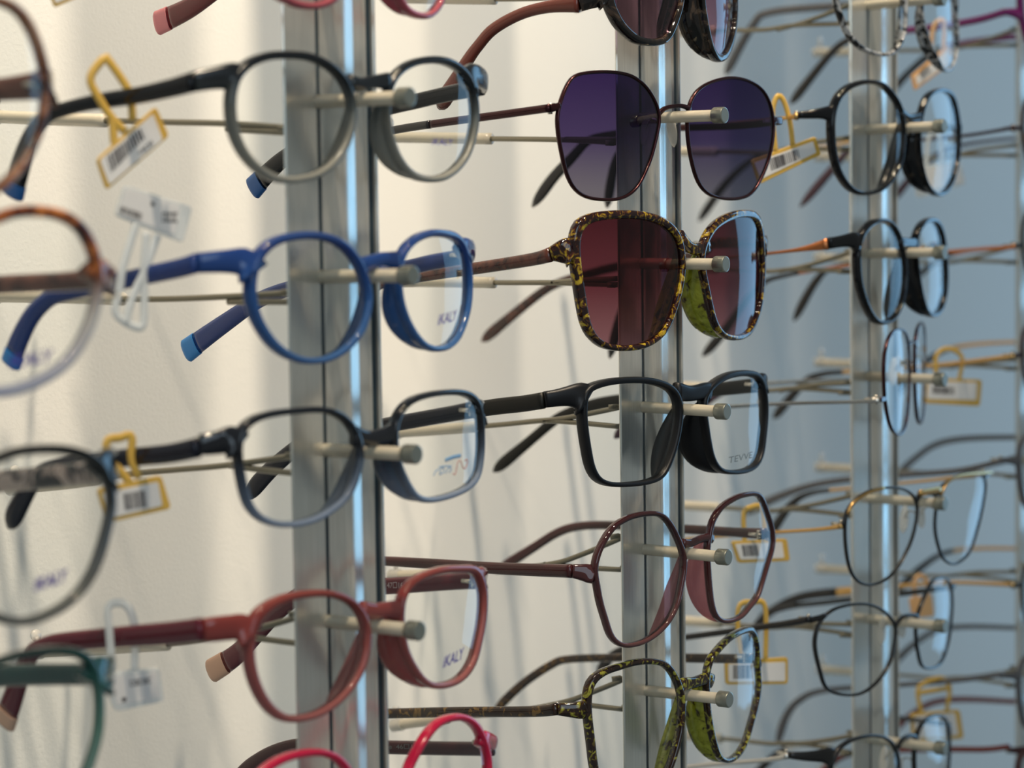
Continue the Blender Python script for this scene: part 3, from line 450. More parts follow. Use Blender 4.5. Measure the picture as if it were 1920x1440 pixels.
# ---------------- columns ----------------
def column(x0, label):
    root = thing('display_column', (x0, 0, ZF), 0, label, 'display column', 'aluminium display columns')
    prof = [(-2, 8.5), (-8, 4.6), (-15.4, 1.1), (-15.9, .5), (-15.4, 0), (-.9, 0), (-.9, 3), (.9, 3), (.9, 0), (1.2, 0)]
    prof += [(1.2 + 7.6 * t, -1.15 * math.sin(math.pi / 2 * t) ** 1.5) for t in [k / 10 for k in range(1, 11)]]
    prof += [(10.2, -1.25), (11.4, -1.2), (12.4, -1.04), (14.4, -.60), (16.4, -.14), (17.6, .10), (18.6, .16)]
    prof += [(22.6, .16), (23.5, -.25), (24, 0), (24, 2), (27.2, 2), (27.2, 0), (27.8, -.4), (28.8, 0), (29, .6), (29, 8.5)]
    bm = bmesh.new(); z1 = 1.15 - ZF
    lo = [bm.verts.new((a * 1e-3, b * 1e-3, 0)) for a, b in prof]; hi = [bm.verts.new((a * 1e-3, b * 1e-3, z1)) for a, b in prof]
    n = len(prof)
    for i in range(n): bm.faces.new((lo[i], lo[(i + 1) % n], hi[(i + 1) % n], hi[i]))
    bm.faces.new(lo); bm.faces.new(hi)
    o = obj('profile', bm, ALU, root, smooth=False)
    for i, p in enumerate(o.data.polygons): p.use_smooth = False
    bm = bmesh.new()
    for a, b, y in ((-.85, .85, .35), (24.05, 27.15, .9)):  # added dark strips just inside slot and lip groove, painting their shade
        for z in (0,):
            vs = [bm.verts.new((q * 1e-3, w_ * 1e-3, h)) for q, w_, h in ((a, y, 0), (b, y, 0), (b, y, z1), (a, y, z1), (a, y + .5, 0), (b, y + .5, 0), (b, y + .5, z1), (a, y + .5, z1))]
            for f in ((0, 1, 2, 3), (4, 7, 6, 5), (0, 4, 5, 1), (2, 6, 7, 3), (1, 5, 6, 2), (0, 3, 7, 4)): bm.faces.new([vs[k] for k in f])
    obj('groove_shade_strip', bm, GROOVE_SHADE, root, smooth=False)
    return root
CX = {-2: -2 * DX, -1: -DX, 0: 0, 1: DX, 2: 2 * DX - .006}
CLAB = {-1: 'aluminium column carrying the blue and rose brown eyeglasses', 0: 'sharp aluminium column behind the sunglasses and black rectangular pair', 1: 'blurred aluminium column behind the black round pairs at right', 2: 'aluminium column just entering at the right edge', -2: 'aluminium column outside the left edge behind the tortoiseshell pair'}
for c in (-2, -1, 0, 1, 2): column(CX[c], CLAB[c])
# ---------------- pegs with their support wires ----------------
JW = {}
DEF_MAIN = [(8, -8), (37, -7), (52, -8), (74, -7), (103, -6), (128, -5)]
DEF_LOW = [(8, -10), (37, -10), (52, -14), (70, -13), (100, -18), (128, -22)]
def peg(c, j, label):
    root = thing('display_peg', (CX[c], 0, -j * P), 0, label, 'display peg', 'pegs with clear sleeves on the columns')
    jit = random.uniform(-.0006, .0006)
    bm = bmesh.new(); cyl(bm, (0, .001, 0), (0, -LP + .004, jit), .0022, m=24, bevel=.0003); obj('clear_sleeve', bm, MC['sleeve'], root)
    bm = bmesh.new(); cyl(bm, (0, .0025, 0), (0, -LP + .003, jit), .0011, m=12); obj('peg_core', bm, MC['wire'], root)
    bm = bmesh.new(); cyl(bm, (0, -LP + .0042, jit), (0, -LP - .0006, jit), .0031, m=28, bevel=.0005); o = obj('end_cap', bm, MC['cap'], root)
    for p_ in o.data.polygons:
        if len(p_.vertices) > 4: p_.use_smooth = False
    md = o.modifiers.new('e', 'EDGE_SPLIT'); md.split_angle = math.radians(30)
    X = V((1, 0, 0)); O = V((CX[c], 0, -j * P))
    if (c, j) in RODS:
        main, br, (xa, xb) = RODS[(c, j)]
        mp = [at(x, y, O, X) - O for x, y in main]; bp = [at(x, y, O, X) - O for x, y in br]
        ya = (at(xa, main[2][1], O, X) - O).y; yb = (at(xb, main[-1][1], O, X) - O).y
    else:
        tl = (j % 3 - 1) * .0015
        mp = [V((0, y * 1e-3, (z - (j * .9 if j > 1 else 0) * max(0, y - 40) / 60) * 1e-3 + tl * .3)) for y, z in DEF_MAIN]; bp = [V((0, y * 1e-3, z * 1e-3)) for y, z in ((8, -3 + 4 * (j % 2)), (30, -5), (46, -8))]
        ya, yb = .078, .126
    mp = [V((-.004, .0135, mp[0].z))] + mp
    pts = [V(p) for p in crom([tuple(p) for p in mp], 40)]
    bm = bmesh.new(); sweep(bm, [p for p in pts if p.y <= yb - .001], (.0021), .0021, X, m=10, e=2); obj('support_wire', bm, MC['wire'], root)
    bp = [V((.004, .0135, bp[0].z))] + bp
    bm = bmesh.new(); sweep(bm, crom([tuple(p) for p in bp], 16), (.0021), .0021, X, m=10, e=2); obj('support_wire', bm, MC['wire'], root)
    sp = [p for p in pts if ya <= p.y <= yb]
    if len(sp) > 3:
        bm = bmesh.new(); sweep(bm, sp, .0046, .0046, X, m=16, e=2)
        obj('wire_sleeve', bm, MC['sleeve'], root)
        e = sp[-1]; d = (sp[-1] - sp[-3]).normalized(); u = X.cross(d)
        if u.z < 0: u = -u
        bm = bmesh.new(); cyl(bm, e - d * .005, e + d * .0006, .0028, m=18, bevel=.0002)
        cyl(bm, e - d * .003 + u * .0026, e - d * .003 + u * .0052, .0010, m=10)
        cyl(bm, e - d * .0024 + u * .0058, e - d * .0036 + u * .0058, .0021, m=18)
        obj('sleeve_stop', bm, MC['pad_clear'], root)
    return root
PL = {k: 'peg with clear sleeve under the ' + v for k, v in {
 'B0': 'cut off pink pair at top', 'B1': 'black to grey round pair with blue tips', 'B2': 'translucent blue round pair', 'B3': 'black to steel rectangular pair', 'B4': 'rose brown pair', 'B5': 'magenta red pair at the bottom edge',
 'C0': 'black mottled sunglasses cut off at top', 'C1': 'purple metal sunglasses', 'C2': 'yellow tortoiseshell sunglasses', 'C3': 'matte black rectangular pair', 'C4': 'hexagonal wine coloured pair', 'C5': 'olive mottled square pair',
 'D0': 'clear speckled pair at top right', 'D1': 'glossy black round pair', 'D2': 'black pair with copper temples', 'D3': 'wine red pair turned edge on', 'D4': 'black pair with gold brow bar', 'D5': 'thin black metal pair', 'D6': 'black metal pair cut off at bottom right',
 'A1': 'brown copper pair at left', 'A2': 'tortoiseshell and clear pair at left', 'A3': 'big black and grey pair at left', 'A4': 'dark green pair at left',
 'E0': 'purple pair at the top right corner', 'E1': 'dark red metal pair at right edge', 'E2': 'copper templed pair at right edge', 'E3': 'tagged gold templed pair at right edge', 'E4': 'grey pair two thirds down the right edge', 'E5': 'untagged gold templed pair at right edge', 'E6': 'grey pair at lower right edge', 'E7': 'reddish brown pair in the bottom right corner'}.items()}
for k, g in G.items(): peg(g['c'], g['j'], PL[k])
# ---------------- eyeglasses ----------------
def ysurf(x, k):
    a = abs(x) * 1e3; return (k * a * a + .014 * max(0, a - 64) ** 2) * 1e-3
def surf(px, py, O, X, Y, k):
    d = ray(px, py); q = CAM - O; t0 = -(q.dot(Y)) / d.dot(Y)
    Fn = lambda t: (lambda p: p.dot(Y) - ysurf(p.dot(X), k))(q + d * t)
    a = t0 - .03; st = .10 / 60; fa = Fn(a)
    for i in range(60):
        b = a + st; fb = Fn(b)
        if fa < 0 <= fb:
            for _ in range(30):
                m = (a + b) / 2
                if Fn(m) < 0: a = m
                else: b = m
            break
        a, fa = b, fb
    p = q + d * a; return p.dot(X), p.z
def wat(w, ang):
    a = (math.degrees(ang) % 360) / 45; i = int(a) % 8; f = a - int(a)
    return w[i] * (1 - f) + w[(i + 1) % 8] * f
def glasses(key):
    g = G[key]; fm, tm, tipm, lm = MATS[key]
    psi = math.radians(g['psi']); X = V((math.cos(psi), math.sin(psi), 0)); Y = V((-math.sin(psi), math.cos(psi), 0)); Z = V((0, 0, 1))
    c, j = g['c'], g['j']; Yb = pegY(c, j, g['bx']); O = V((CX[c], Yb, -j * P))
    if c == 2 or key == 'D3': Yb = -.022; O = V((CX[c], Yb, -j * P))
    k = g.get('k', .001); zo = g.get('zo', 0) * 1e-3
    sun = 'sun' in lm
    root = thing('sunglasses' if sun else 'eyeglasses', O, psi, LAB[key], 'sunglasses' if sun else 'eyeglasses')
    to = lambda p: V(((p - O).dot(X), (p - O).dot(Y), (p - O).z))
    S = lambda x, z, dy=0: V((x, ysurf(x, k) + dy, z))
    loops = {}
    if 'Lm' in g:
        loops[1] = [(x * 1e-3, z * 1e-3 + zo) for x, z in g['Lm']]; loops[-1] = [(-x, z) for x, z in reversed(loops[1])]
    else:
        loops[1] = [surf(x, y, O, X, Y, k) for x, y in g['R']]
        if 'L' in g: loops[-1] = [surf(x, y, O, X, Y, k) for x, y in g['L']]
        else: loops[-1] = [(-x, z) for x, z in reversed(loops[1])]
    d = g['d'] * 1e-3; bm = bmesh.new(); N = 88; info = {}
    se = superell(12, 3.0 if g['d'] > 2.2 else 2.2)
    for s in (-1, 1):
        lp = crom(loops[s], N, True)
        area = sum(lp[i][0] * lp[(i + 1) % N][1] - lp[(i + 1) % N][0] * lp[i][1] for i in range(N))
        if area < 0: lp = list(reversed(lp))
        for _ in range(2): lp = [((lp[i - 1][0] + 2 * lp[i][0] + lp[(i + 1) % N][0]) / 4, (lp[i - 1][1] + 2 * lp[i][1] + lp[(i + 1) % N][1]) / 4) for i in range(N)]
        nor = []
        for i in range(N):
            tx, tz = lp[(i + 1) % N][0] - lp[i - 1][0], lp[(i + 1) % N][1] - lp[i - 1][1]; L = math.hypot(tx, tz) + 1e-12; nor.append((tz / L, -tx / L))
        for _ in range(2): nor = [((nor[i - 1][0] + 2 * nor[i][0] + nor[(i + 1) % N][0]) / 4, (nor[i - 1][1] + 2 * nor[i][1] + nor[(i + 1) % N][1]) / 4) for i in range(N)]
        ws = [wat(g['w'], math.atan2(nn[1], nn[0] * s)) * 1e-3 for nn in nor]
        rings = []
        for i in range(N):
            x, z = lp[i]; nx, nz = nor[i]; W = ws[i]
            rings.append([bm.verts.new(S(x + nx * W * (.5 + q[0] * .5), z + nz * W * (.5 + q[0] * .5), d * (.5 + .5 * q[1]))) for q in se])
        for i in range(N):
            r0, r1 = rings[i], rings[(i + 1) % N]
            for m in range(12): bm.faces.new((r0[m], r0[(m + 1) % 12], r1[(m + 1) % 12], r1[m]))
        cx = sum(p[0] for p in lp) / N; cz = sum(p[1] for p in lp) / N
        info[s] = (lp, nor, ws, cx, cz)
    def pick(s, ang):   # rim point whose outward direction is ang (0 = temporal side)
        lp, nor, ws, cx, cz = info[s]
        i = max(range(N), key=lambda i: nor[i][0] * s * math.cos(ang) + nor[i][1] * math.sin(ang)); return lp[i], nor[i], ws[i]
    # bridge
    bh = g.get('bh', 4.2) * 1e-3; bd = g.get('bd', g['d'] * .9) * 1e-3
    if 'bp' in g: q = [surf(x, y, O, X, Y, k) for x, y in g['bp']]
    else:
        a, na, wa = pick(-1, math.radians(152)); b, nb, wb = pick(1, math.radians(152))
        zz = min((a[1] + b[1]) / 2, .009 + zo) if 'Lm' not in g else a[1]
        zz = max(zz, .0022 + bh / 2 + .0006)
        a = (a[0] + wa * .4, a[1]); b = (b[0] - wb * .4, b[1]); q = [a, ((a[0] * 2 + b[0]) / 3, zz + .001), ((a[0] + 2 * b[0]) / 3, zz + .001), b]
    q = crom(q, 16); mid = [abs(i - 7.5) / 7.5 for i in range(16)]
    # the bridge rests on the peg: keep its underside on top of it
    zmin = .0024 + bh / 2
    lift = max(0, zmin - min(p[1] for p in q[4:12]))
    q = [(p[0], p[1] + lift * (1 - m_ ** 3)) for p, m_ in zip(q, mid)]
    sweep(bm, [S(x, z, d * .5) for x, z in q], [bh * (1 + .35 * m_ * m_) for m_ in mid], bd, V((0, 1, 0)), m=12, e=2.6)
    if key == 'D4':
        pass
    # end pieces and temples
    temples = []
    for s, ek, tk in ((-1, 'eL', 'tL'), (1, 'eR', 'tR')):
        if 'Lm' in g:
            hx_ = O + X * (-.0605) + Y * .006
            zt = to(at(g['tL'][0][0], g['tL'][0][1], hx_, X)).z; zt = max(min(zt, .017 + zo), -.006)
            lp_, nor_, ws_, _, _ = info[s]; ib = min((i for i in range(N) if nor_[i][0] * s > .25), key=lambda i: abs(lp_[i][1] - zt)); a, na, wa = lp_[ib], nor_[ib], ws_[ib]
            a = (a[0] + na[0] * wa * .5, a[1] + na[1] * wa * .5)
            h = max(w_ for w_ in (g['tL'][0][2], 2.4)) * 1e-3
            e = crom([(a[0], a[1], h), (a[0] + s * .0035, a[1], h), (a[0] + s * .0065, a[1], h * .9)], 8)
        elif ek in g:
            e0 = [surf(x, y, O, X, Y, k) + (h * 1e-3,) for x, y, h in g[ek]]; e = crom(e0, 10)
        else:   # partner of a traced right side
            er = [surf(x, y, O, X, Y, k) + (h * 1e-3,) for x, y, h in g['eR']]; e = crom([(-x, z, h) for x, z, h in er], 10)
        lp_, nor_, ws_, _, _ = info[s]; ib = min(range(N), key=lambda i: math.hypot(lp_[i][0] + nor_[i][0] * ws_[i] * .5 - e[0][0], lp_[i][1] + nor_[i][1] * ws_[i] * .5 - e[0][1]))
        rb = (lp_[ib][0] + nor_[ib][0] * ws_[ib] * .5, lp_[ib][1] + nor_[ib][1] * ws_[ib] * .5, e[0][2])
        e = [p for p in e if (p[0] - rb[0]) * s > .0012]; e = crom([rb] + e[::3] + ([e[-1]] if (len(e) - 1) % 3 else []), 14)
        if g['d'] > 2.2: e = [(x, z - h * .36 * q_, h * (1 + .8 * q_)) for x, z, h in e for q_ in (math.exp(-abs(x - rb[0]) / .0026),)]
        tdep = [d * (1 - .3 * i / len(e)) for i in range(len(e))]
        pe = [S(x, z, d * .5 + .00035 * i * (g['d'] > 2.2)) for i, (x, z, h) in enumerate(e)]
        sweep(bm, pe, [h for _, _, h in e], tdep, V((0, 1, 0)), m=12, e=3.0)
        hp = pe[-1].copy()
        # temple path in the vertical plane through the hinge
        if tk in g:
            hw = O + X * hp.x + Y * hp.y + Z * hp.z
            tp = [to(at(x, y, hw, X)) for x, y, _ in g[tk]]; th = [h * 1e-3 for _, _, h in g[tk]]
            if 'Lm' in g: off = 0
            tip = g.get('tip' if s == 1 else 'tipL')
            if tip is None and s == -1: tip = None
            tip = to(at(tip[0], tip[1], hw, X)) if tip else None
        elif tk == 'tR' and 'tRm' in g:
            tp = [V((hp.x, hp.y + y * 1e-3, hp.z + z * 1e-3 - .002)) for y, z, h in g['tRm']]; th = [h * 1e-3 for _, _, h in g['tRm']]
            tip = tp[2] if tipm else None
        else:
            tr = temples_ref = None
            hw = O + X * (-hp.x) + Y * hp.y + Z * hp.z
            tp = [to(at(x, y, hw, X)) for x, y, _ in g['tR']]; th = [h * 1e-3 for _, _, h in g['tR']]; tp = [V((hp.x, p.y, p.z)) for p in tp]; tip = None
        start = V((hp.x, hp.y + .0002, hp.z if abs(tp[0].z - hp.z) > .004 else tp[0].z))
        tp = [p for p in tp if p.y > start.y + .004]; th = th[-len(tp):]
        tp = [start] + tp; th = [e[-1][2]] + th
        thin = g['d'] < 2.2 or tm in ('gold', 'copper', 'silver')
        path = crom([tuple(p) + (h,) for p, h in zip(tp, th)], 56)
        P3 = [V(p[:3]) for p in path]; H = [p[3] for p in path]
        tk_ = [(.0013 if h < .0024 else .0024) if thin else .0027 for h in H]
        i0 = None
        if tipm and tip is not None: i0 = min(range(56), key=lambda i: (P3[i] - V((P3[i].x, tip.y, tip.z))).length); i0 = min(max(i0, 4), 52)
        elif tipm: i0 = 36
        bmt = bmesh.new(); ee = (i0 + 1) if i0 else 56
        sweep(bmt, P3[:ee], H[:ee], tk_[:ee], V((1, 0, 0)), m=12, e=2.6, round_end=(0, 0 if i0 else 4))
        t_o = obj('temple', bmt, MC[tm], root); temples.append(t_o)
        if i0:
            bmt = bmesh.new(); mul = 1.04
            tq = crom([tuple(p) + (h * mul, t_ * 1.08) for p, h, t_ in zip(P3[i0:], H[i0:], tk_[i0:])], 28)
            sweep(bmt, [p[:3] for p in tq], [p[3] for p in tq], [p[4] for p in tq], V((1, 0, 0)), m=16, e=2.8, round_end=(0, 7 if i0 > 40 else 4))
            obj('temple_tip', bmt, MC[tipm], t_o)
        # hinge on the inner side
        bmt = bmesh.new(); xi = hp.x - s * .0022; hz = hp.z
        for dz in (-.0013, 0, .0013): cyl(bmt, (xi, hp.y + .0022, hz + dz - .0006), (xi, hp.y + .0022, hz + dz + .0006), .0009, m=10)
        cyl(bmt, (xi, hp.y + .001, hz), (xi, hp.y + .007, hz), .0008, m=8)
        obj('hinge', bmt, MC['hinge_metal'], root)
    obj('front_frame', bm, MC[fm], root)
    if key == 'D4':
        for s, pts in ((-1, [(1588, 965), (1597, 945), (1625, 925), (1655, 916)]), (1, [(1762, 930), (1775, 905), (1800, 893), (1845, 888), (1858, 887)])):
            bm2 = bmesh.new(); q = crom([surf(x, y - 1, O, X, Y, k) for x, y in pts], 16); sweep(bm2, [S(x, z, -.0006) for x, z in q], .0016, .0014, V((0, 1, 0)), m=10, e=2)
            obj('brow_bar', bm2, MC['gold'], root)['label'] = 'gold brow bar'
        bm2 = bmesh.new(); q = crom([surf(x, y, O, X, Y, k) for x, y in [(1722, 936), (1740, 932), (1760, 928)]], 10); q = [(x, max(z, .0046)) for x, z in q]
        sweep(bm2, [S(x, z, -.0006) for x, z in q], .003, .0022, V((0, 1, 0)), m=10, e=2)
        obj('bridge_bar', bm2, MC['gold'], root)['label'] = 'gold bridge'
    # lenses
    lens = {}
    for s in (-1, 1):
        lp, nor, ws, cx, cz = info[s]; bm = bmesh.new(); R = []
        steps = [1.0, .93, .8, .6, .4, .2]
        for f in steps:
            ring = []
            for i in range(N):
                x = cx + (lp[i][0] + nor[i][0] * .0004 - cx) * f; z = cz + (lp[i][1] + nor[i][1] * .0004 - cz) * f
                ring.append(bm.verts.new(S(x, z, d * .35 - .0016 * (1 - f * f))))
            R.append(ring)
        cv = bm.verts.new(S(cx, cz, d * .35 - .0016))
        for r0, r1 in zip(R, R[1:]):
            for i in range(N): bm.faces.new((r0[i], r0[(i + 1) % N], r1[(i + 1) % N], r1[i]))
        for i in range(N): bm.faces.new((R[-1][i], R[-1][(i + 1) % N], cv))
        lens[s] = obj('lens', bm, MC[lm], root)
    # nose pads
    for s in (-1, 1):
        lp, nor, ws, cx, cz = info[s]
        bm = bmesh.new()
        if g.get('pads'):
            (x, z), n_, W = pick(s, math.radians(180)); z = cz + .002
            px_, py_ = x - s * .0012, ysurf(x, k) + d + .006
            sweep(bm, crom([(x - s * W * .5, ysurf(x, k) + d * .5, z + .003), (x - s * .0005, py_ - .003, z + .004), (px_, py_, z)], 10), .0008, .0008, V((0, 0, 1)).cross(V((1, 0, 0))), m=8, e=2)
            a_o = obj('pad_arm', bm, MC['silver'], root)
            bm = bmesh.new(); rr = []
            for t in range(9):
                u = -1 + t / 4; ss = math.sqrt(max(.02, 1 - u * u))
                rr.append([bm.verts.new((px_ + s * .0007 * math.cos(a_) * ss + s * u * .0012 * -1, py_ + .0024 * math.sin(a_) * ss, z + u * .0062)) for a_ in [2 * math.pi * i / 12 for i in range(12)]])
            for r0, r1 in zip(rr, rr[1:]):
                for i in range(12): bm.faces.new((r0[i], r0[(i + 1) % 12], r1[(i + 1) % 12], r1[i]))
            bm.faces.new(rr[0]); bm.faces.new(rr[-1]); obj('nose_pad', bm, MC['pad_clear'], root)
        elif g.get('pad', 5):
            pd = g.get('pad', 5) * 1e-3
            idx = [i for i in range(N) if -100 < math.degrees(math.atan2(nor[i][1], -nor[i][0] * s)) < 22 and nor[i][0] * s < -.25]
            # keep one contiguous run
            idx.sort(key=lambda i: -lp[i][1]); idx = idx[:]; n = len(idx); rr = []
            for q_, i in enumerate(idx):
                t = q_ / (n - 1); ht = pd * math.sin(math.pi * min(1, t * 1.02)) ** .75 + .0004
                x, z = lp[i]; nx, nz = nor[i]; W = ws[i]; y0 = ysurf(x, k) + d * .7; a0, a1 = W * .35, W * .95; fl_ = .22
                rr.append([bm.verts.new(v) for v in ((x + nx * a0, y0, z + nz * a0), (x + nx * a1, y0, z + nz * a1), (x + nx * (a1 + ht * fl_), y0 + ht * .8, z + nz * (a1 + ht * fl_)), (x + nx * (a1 * .85 + ht * fl_), y0 + ht, z + nz * (a1 * .85 + ht * fl_)), (x + nx * (a0 + .0003 + ht * fl_ * .8), y0 + ht * .9, z + nz * (a0 + .0003 + ht * fl_ * .8)))])
            for r0, r1 in zip(rr, rr[1:]):
                for m in range(5): bm.faces.new((r0[m], r0[(m + 1) % 5], r1[(m + 1) % 5], r1[m]))
            bm.faces.new(rr[0]); bm.faces.new(rr[-1]); obj('nose_pad', bm, MC[PADM.get(fm, fm)], root)
    return dict(root=root, O=O, X=X, Y=Y, k=k, S=S, lens=lens, temples=temples, info=info, d=d, to=to)
GL = {k_: glasses(k_) for k_ in G}
# ---------------- printing on lenses and temples ----------------
def text_mesh(body, size, bold=.0, shear=0):
    cu = bpy.data.curves.new('t', 'FONT'); cu.body = body; cu.size = size; cu.offset = bold; cu.shear = shear; cu.extrude = 0; cu.align_x = 'CENTER'; cu.align_y = 'CENTER'
    o = bpy.data.objects.new('t', cu); COL.objects.link(o); dg = bpy.context.evaluated_depsgraph_get(); dg.update()
    me = bpy.data.meshes.new_from_object(o.evaluated_get(dg)); COL.objects.unlink(o); bpy.data.objects.remove(o); return me
def lens_point(G_, x, z):
    s = 1 if x > 0 else -1; lp, nor, ws, cx, cz = G_['info'][s]; N = len(lp)
    # relative radius of the point in the lens outline
    a = math.atan2(z - cz, x - cx); best = min(range(N), key=lambda i: abs((math.atan2(lp[i][1] - cz, lp[i][0] - cx) - a + math.pi) % (2 * math.pi) - math.pi))
    R = math.hypot(lp[best][0] - cx, lp[best][1] - cz); f = min(1, math.hypot(x - cx, z - cz) / R)
    return G_['S'](x, z, G_['d'] * .35 - .0016 * (1 - f * f) - .00025)
def lens_print(key, body, px, py, hpx, wpx, mat, bold=0, shear=0, rot=0, name='printed_name'):
    g = GL[key]; O, X, Y, k = g['O'], g['X'], g['Y'], g['k']
    x0, z0 = surf(px, py, O, X, Y, k); x1, z1 = surf(px + wpx / 2, py, O, X, Y, k); x2, z2 = surf(px - wpx / 2, py, O, X, Y, k); _, z3 = surf(px, py - hpx / 2, O, X, Y, k)
    me = text_mesh(body, 1, bold, shear); vs = [v.co.copy() for v in me.vertices]
    mnx, mxx = min(v.x for v in vs), max(v.x for v in vs); mny, mxy = min(v.y for v in vs), max(v.y for v in vs)
    sx = abs(x1 - x2) / (mxx - mnx); sy = abs(z3 - z0) * 2 / (mxy - mny); sl = rot
    for v in me.vertices:
        lx = (v.co.x - (mnx + mxx) / 2) * sx; lz = (v.co.y - (mny + mxy) / 2) * sy
        v.co = lens_point(g, x0 + lx, z0 + lz + lx * sl)
    me.materials.append(MC[mat]); o = bpy.data.objects.new(name, me); COL.objects.link(o); o.parent = g['lens'][1 if x0 > 0 else -1]
    return o
lens_print('B4', 'iKALY', 852, 1233, 22, 40, 'ink_purple', .02, .2, .08)
lens_print('B2', 'iKALY', 841, 595, 20, 38, 'ink_purple', .015, .2, .08)
lens_print('A2', 'iKALY', 62, 672, 24, 86, 'ink_purple', .035, .2, .05)
lens_print('A3', 'iKALY', 98, 1087, 24, 66, 'ink_purple', .05, .2, .12)
lens_print('B1', 'iKALY', 830, 266, 12, 42, 'ink_purple', 0, .2, .0)
lens_print('C3', 'TEVVE', 1392, 858, 12, 44, 'ink_grey', 0, 0, .02)
def lens_shape(key, polys, mat, name, w=.00045):
    g = GL[key]; O, X, Y, k = g['O'], g['X'], g['Y'], g['k']; bm = bmesh.new(); s = 1
    for pl in polys:
        q = crom([surf(x, y, O, X, Y, k) for x, y in pl], 14)
        sweep(bm, [lens_point(g, x, z) for x, z in q], w, .0002, V((0, 1, 0)), m=6, e=2)
    o = obj(name, bm, MC[mat], g['lens'][1]); return o
lens_shape('B3', [[(833, 863), (848, 857), (863, 854)]], 'ink_blue', 'printed_bar', .0013)
lens_shape('B3', [[(813, 892), (817, 883), (823, 880)], [(824, 888), (828, 876), (833, 884), (824, 890)], [(836, 888), (840, 877), (846, 880), (842, 886)], [(822, 876), (834, 874), (846, 874)]], 'ink_blue', 'printed_scribble')
lens_shape('B3', [[(850, 888), (855, 889), (857, 868), (862, 863), (868, 876), (873, 879), (878, 866), (877, 861), (872, 864)]], 'ink_red', 'printed_scribble')
def temple_print(key, body, cx, cy, hpx, wpx, mat, slope=0):
    g = GL[key]; t = g['temples'][1]; xs = min(v.co.x for v in t.data.vertices); O, X = g['O'], g['X']
    # the inner side of the right temple (faces the left)
    hw = O + X * xs; to = g['to']
    c = to(at(cx, cy, hw, X)); a = to(at(cx - wpx / 2, cy, hw, X)); b = to(at(cx + wpx / 2, cy, hw, X)); h = to(at(cx, cy - hpx / 2, hw, X))
    me = text_mesh(body, 1, 0, 0); vs = [v.co.copy() for v in me.vertices]
    mnx, mxx = min(v.x for v in vs), max(v.x for v in vs); mny, mxy = min(v.y for v in vs), max(v.y for v in vs)
    for v in me.vertices:
        u = (v.co.x - (mnx + mxx) / 2) / (mxx - mnx); q = (v.co.y - (mny + mxy) / 2) / (mxy - mny)
        v.co = V((xs - .00012, c.y + u * (b.y - a.y), c.z + u * (b.z - a.z) + q * 2 * (h.z - c.z)))
    me.materials.append(MC[mat]); o = bpy.data.objects.new('printed_size', me); COL.objects.link(o); o.parent = t
temple_print('B4', '47\u25a116-135', 750, 1097, 11, 48, 'ink_pale')
temple_print('B5', 'ge  46\u25a11', 748, 1401, 11, 50, 'ink_grey')
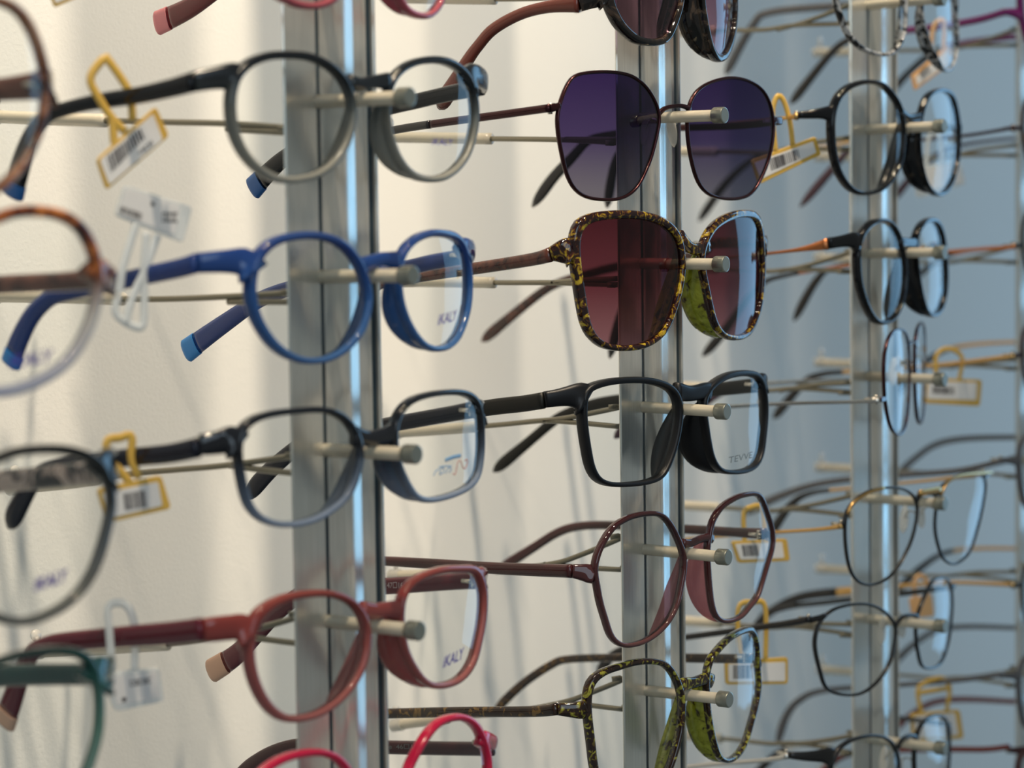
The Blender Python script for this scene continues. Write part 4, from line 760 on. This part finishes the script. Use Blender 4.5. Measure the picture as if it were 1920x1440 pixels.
# ---------------- price tags ----------------
for T in TAGS:
    g = GL[T['g']]; hx = g['temples'][0]; xs = sum(v.co.x for v in hx.data.vertices) / len(hx.data.vertices)
    A = at(T['at'][0], T['at'][1], g['O'] + g['X'] * xs, g['X']); ps = math.radians(-24)
    X = V((math.cos(ps), math.sin(ps), 0)); Y = V((-math.sin(ps), math.cos(ps), 0))
    root = thing('price_tag', A, ps, T['l'], 'price tag', 'plastic price tags on the temples')
    A2 = A - Y * .0035
    def L(p, dy=0, pl=A2): q = at(p[0], p[1], pl, Y) - A; return V((q.dot(X), q.dot(Y) + dy, q.z))
    bm = bmesh.new(); extrude_poly(bm, rounded([L(p) for p in T['card']], .14), V((0, 1, 0)), .0013); o = obj('tag_card', bm, MC[T['m']], root, smooth=False)
    md = o.modifiers.new('b', 'BEVEL'); md.width = .0003; md.segments = 2
    if T['lab']:
        bm = bmesh.new(); extrude_poly(bm, rounded([L(p, -.0002) for p in T['lab']], .1), V((0, 1, 0)), .0002); lo_ = obj('paper_label', bm, MC['paper'], root, smooth=False)
        bm = bmesh.new(); cnt = 0
        if T['bars']:
            a, b, c_, d_ = [L(p, -.0003) for p in T['bars']]; u = 0
            while u < .98:
                wd = random.choice((.02, .03, .05)); 
                if u + wd > 1: break
                qs = [a.lerp(b, u), a.lerp(b, u + wd), d_.lerp(c_, u + wd), d_.lerp(c_, u)]
                extrude_poly(bm, qs, V((0, 1, 0)), .00008); u += wd + random.choice((.015, .03, .04)); cnt += 1
        for m_ in T['mark']:
            a, b, c_, d_ = [L(p, -.0003) for p in m_]
            if (b - a).length < .002: extrude_poly(bm, [a, b, c_, d_], V((0, 1, 0)), .00008); cnt += 1; continue
            n = 5
            for i in range(n):
                for v0, v1 in ((0, .2), (.8, 1)): extrude_poly(bm, [(a.lerp(b, (i + .1) / n)).lerp(d_.lerp(c_, (i + .1) / n), v0), (a.lerp(b, (i + .8) / n)).lerp(d_.lerp(c_, (i + .8) / n), v0), (a.lerp(b, (i + .8) / n)).lerp(d_.lerp(c_, (i + .8) / n), v1), (a.lerp(b, (i + .1) / n)).lerp(d_.lerp(c_, (i + .1) / n), v1)], V((0, 1, 0)), .00008)
                u0, u1 = (i + .1) / n, (i + .3) / n; extrude_poly(bm, [a.lerp(b, u0), a.lerp(b, u1), d_.lerp(c_, u1), d_.lerp(c_, u0)], V((0, 1, 0)), .00008)
                if i % 2: u0, u1 = (i + .6) / n, (i + .8) / n; extrude_poly(bm, [a.lerp(b, u0), a.lerp(b, u1), d_.lerp(c_, u1), d_.lerp(c_, u0)], V((0, 1, 0)), .00008)
                cnt += 1
        if cnt: obj('barcode', bm, MC['ink'], lo_, smooth=False)
        else: bm.free()
    for lp in T['loops']:
        bm = bmesh.new(); q = crom([tuple(L(p, .0006)) for p in lp], 36)
        n_ = len(q); zt = max(p[2] for p in q)
        sweep(bm, q, .0026, .0011, V((0, 1, 0)), m=8, e=3); obj('tag_loop', bm, MC[T['m']], root)
# ---------------- light ----------------
def area(name, loc, target, sx, sy, power, col, spread=None):
    l = bpy.data.lights.new(name, 'AREA'); l.shape = 'RECTANGLE'; l.size = sx; l.size_y = sy; l.energy = power; l.color = col
    if spread: l.spread = math.radians(spread)
    o = bpy.data.objects.new(name, l); COL.objects.link(o); o.location = loc; o.rotation_euler = (V(target) - V(loc)).to_track_quat('-Z', 'Y').to_euler(); return o
def spot(name, loc, target, power, col, ang, blend=.8, r=.02):
    l = bpy.data.lights.new(name, 'SPOT'); l.energy = power; l.color = col; l.spot_size = math.radians(ang); l.spot_blend = blend; l.shadow_soft_size = r
    o = bpy.data.objects.new(name, l); COL.objects.link(o); o.location = loc; o.rotation_euler = (V(target) - V(loc)).to_track_quat('-Z', 'Y').to_euler()
LW = (1, .83, .62)
spot('ceiling_spot', (-.34, -.30, .95), (-.19, .17, .0), 47, LW, 36, 1, .014)
spot('ceiling_spot', (-.02, -.34, 1.05), (.06, .17, .0), 68, LW, 34, 1, .014)
spot('ceiling_spot', (-.62, -.42, 1.1), (-.24, .17, -.15), 14, LW, 36, .7, .014)
spot('ceiling_spot', (.30, -.36, 1.05), (.23, .17, .0), 40, LW, 26, 1, .014)
area('shop_window', (2.6, -.43, .2), (0, -.43, -.1), 1.05, 2.2, 18, (.27, .62, 1.0))
area('daylight', (-1.6, -2.2, .9), (.1, 0, -.1), 1.6, 1.4, 14, (.68, .86, 1.0))
wd = bpy.data.worlds.new('shop'); scn.world = wd; wd.use_nodes = True
wd.node_tree.nodes['Background'].inputs[0].default_value = (.71, .76, .73, 1); wd.node_tree.nodes['Background'].inputs[1].default_value = .27
# ---------------- camera object ----------------
cd = bpy.data.cameras.new('camera'); cd.sensor_width = 36; cd.sensor_fit = 'HORIZONTAL'; cd.lens = F / 1920 * 36; cd.clip_start = .01
co = bpy.data.objects.new('camera', cd); COL.objects.link(co)
M = Matrix(((RT.x, UP.x, -fw.x, CAM.x), (RT.y, UP.y, -fw.y, CAM.y), (RT.z, UP.z, -fw.z, CAM.z), (0, 0, 0, 1))); co.matrix_world = M
cd.dof.use_dof = True; cd.dof.focus_distance = (V((0, -.03, -.1)) - CAM).dot(fw) * .985; cd.dof.aperture_fstop = cd.lens / 9.0
scn.camera = co
scn.view_settings.view_transform = 'Standard'; scn.view_settings.look = 'None'; scn.view_settings.exposure = .06; scn.view_settings.gamma = 1
scn.cycles.transparent_max_bounces = 32; scn.cycles.max_bounces = 8
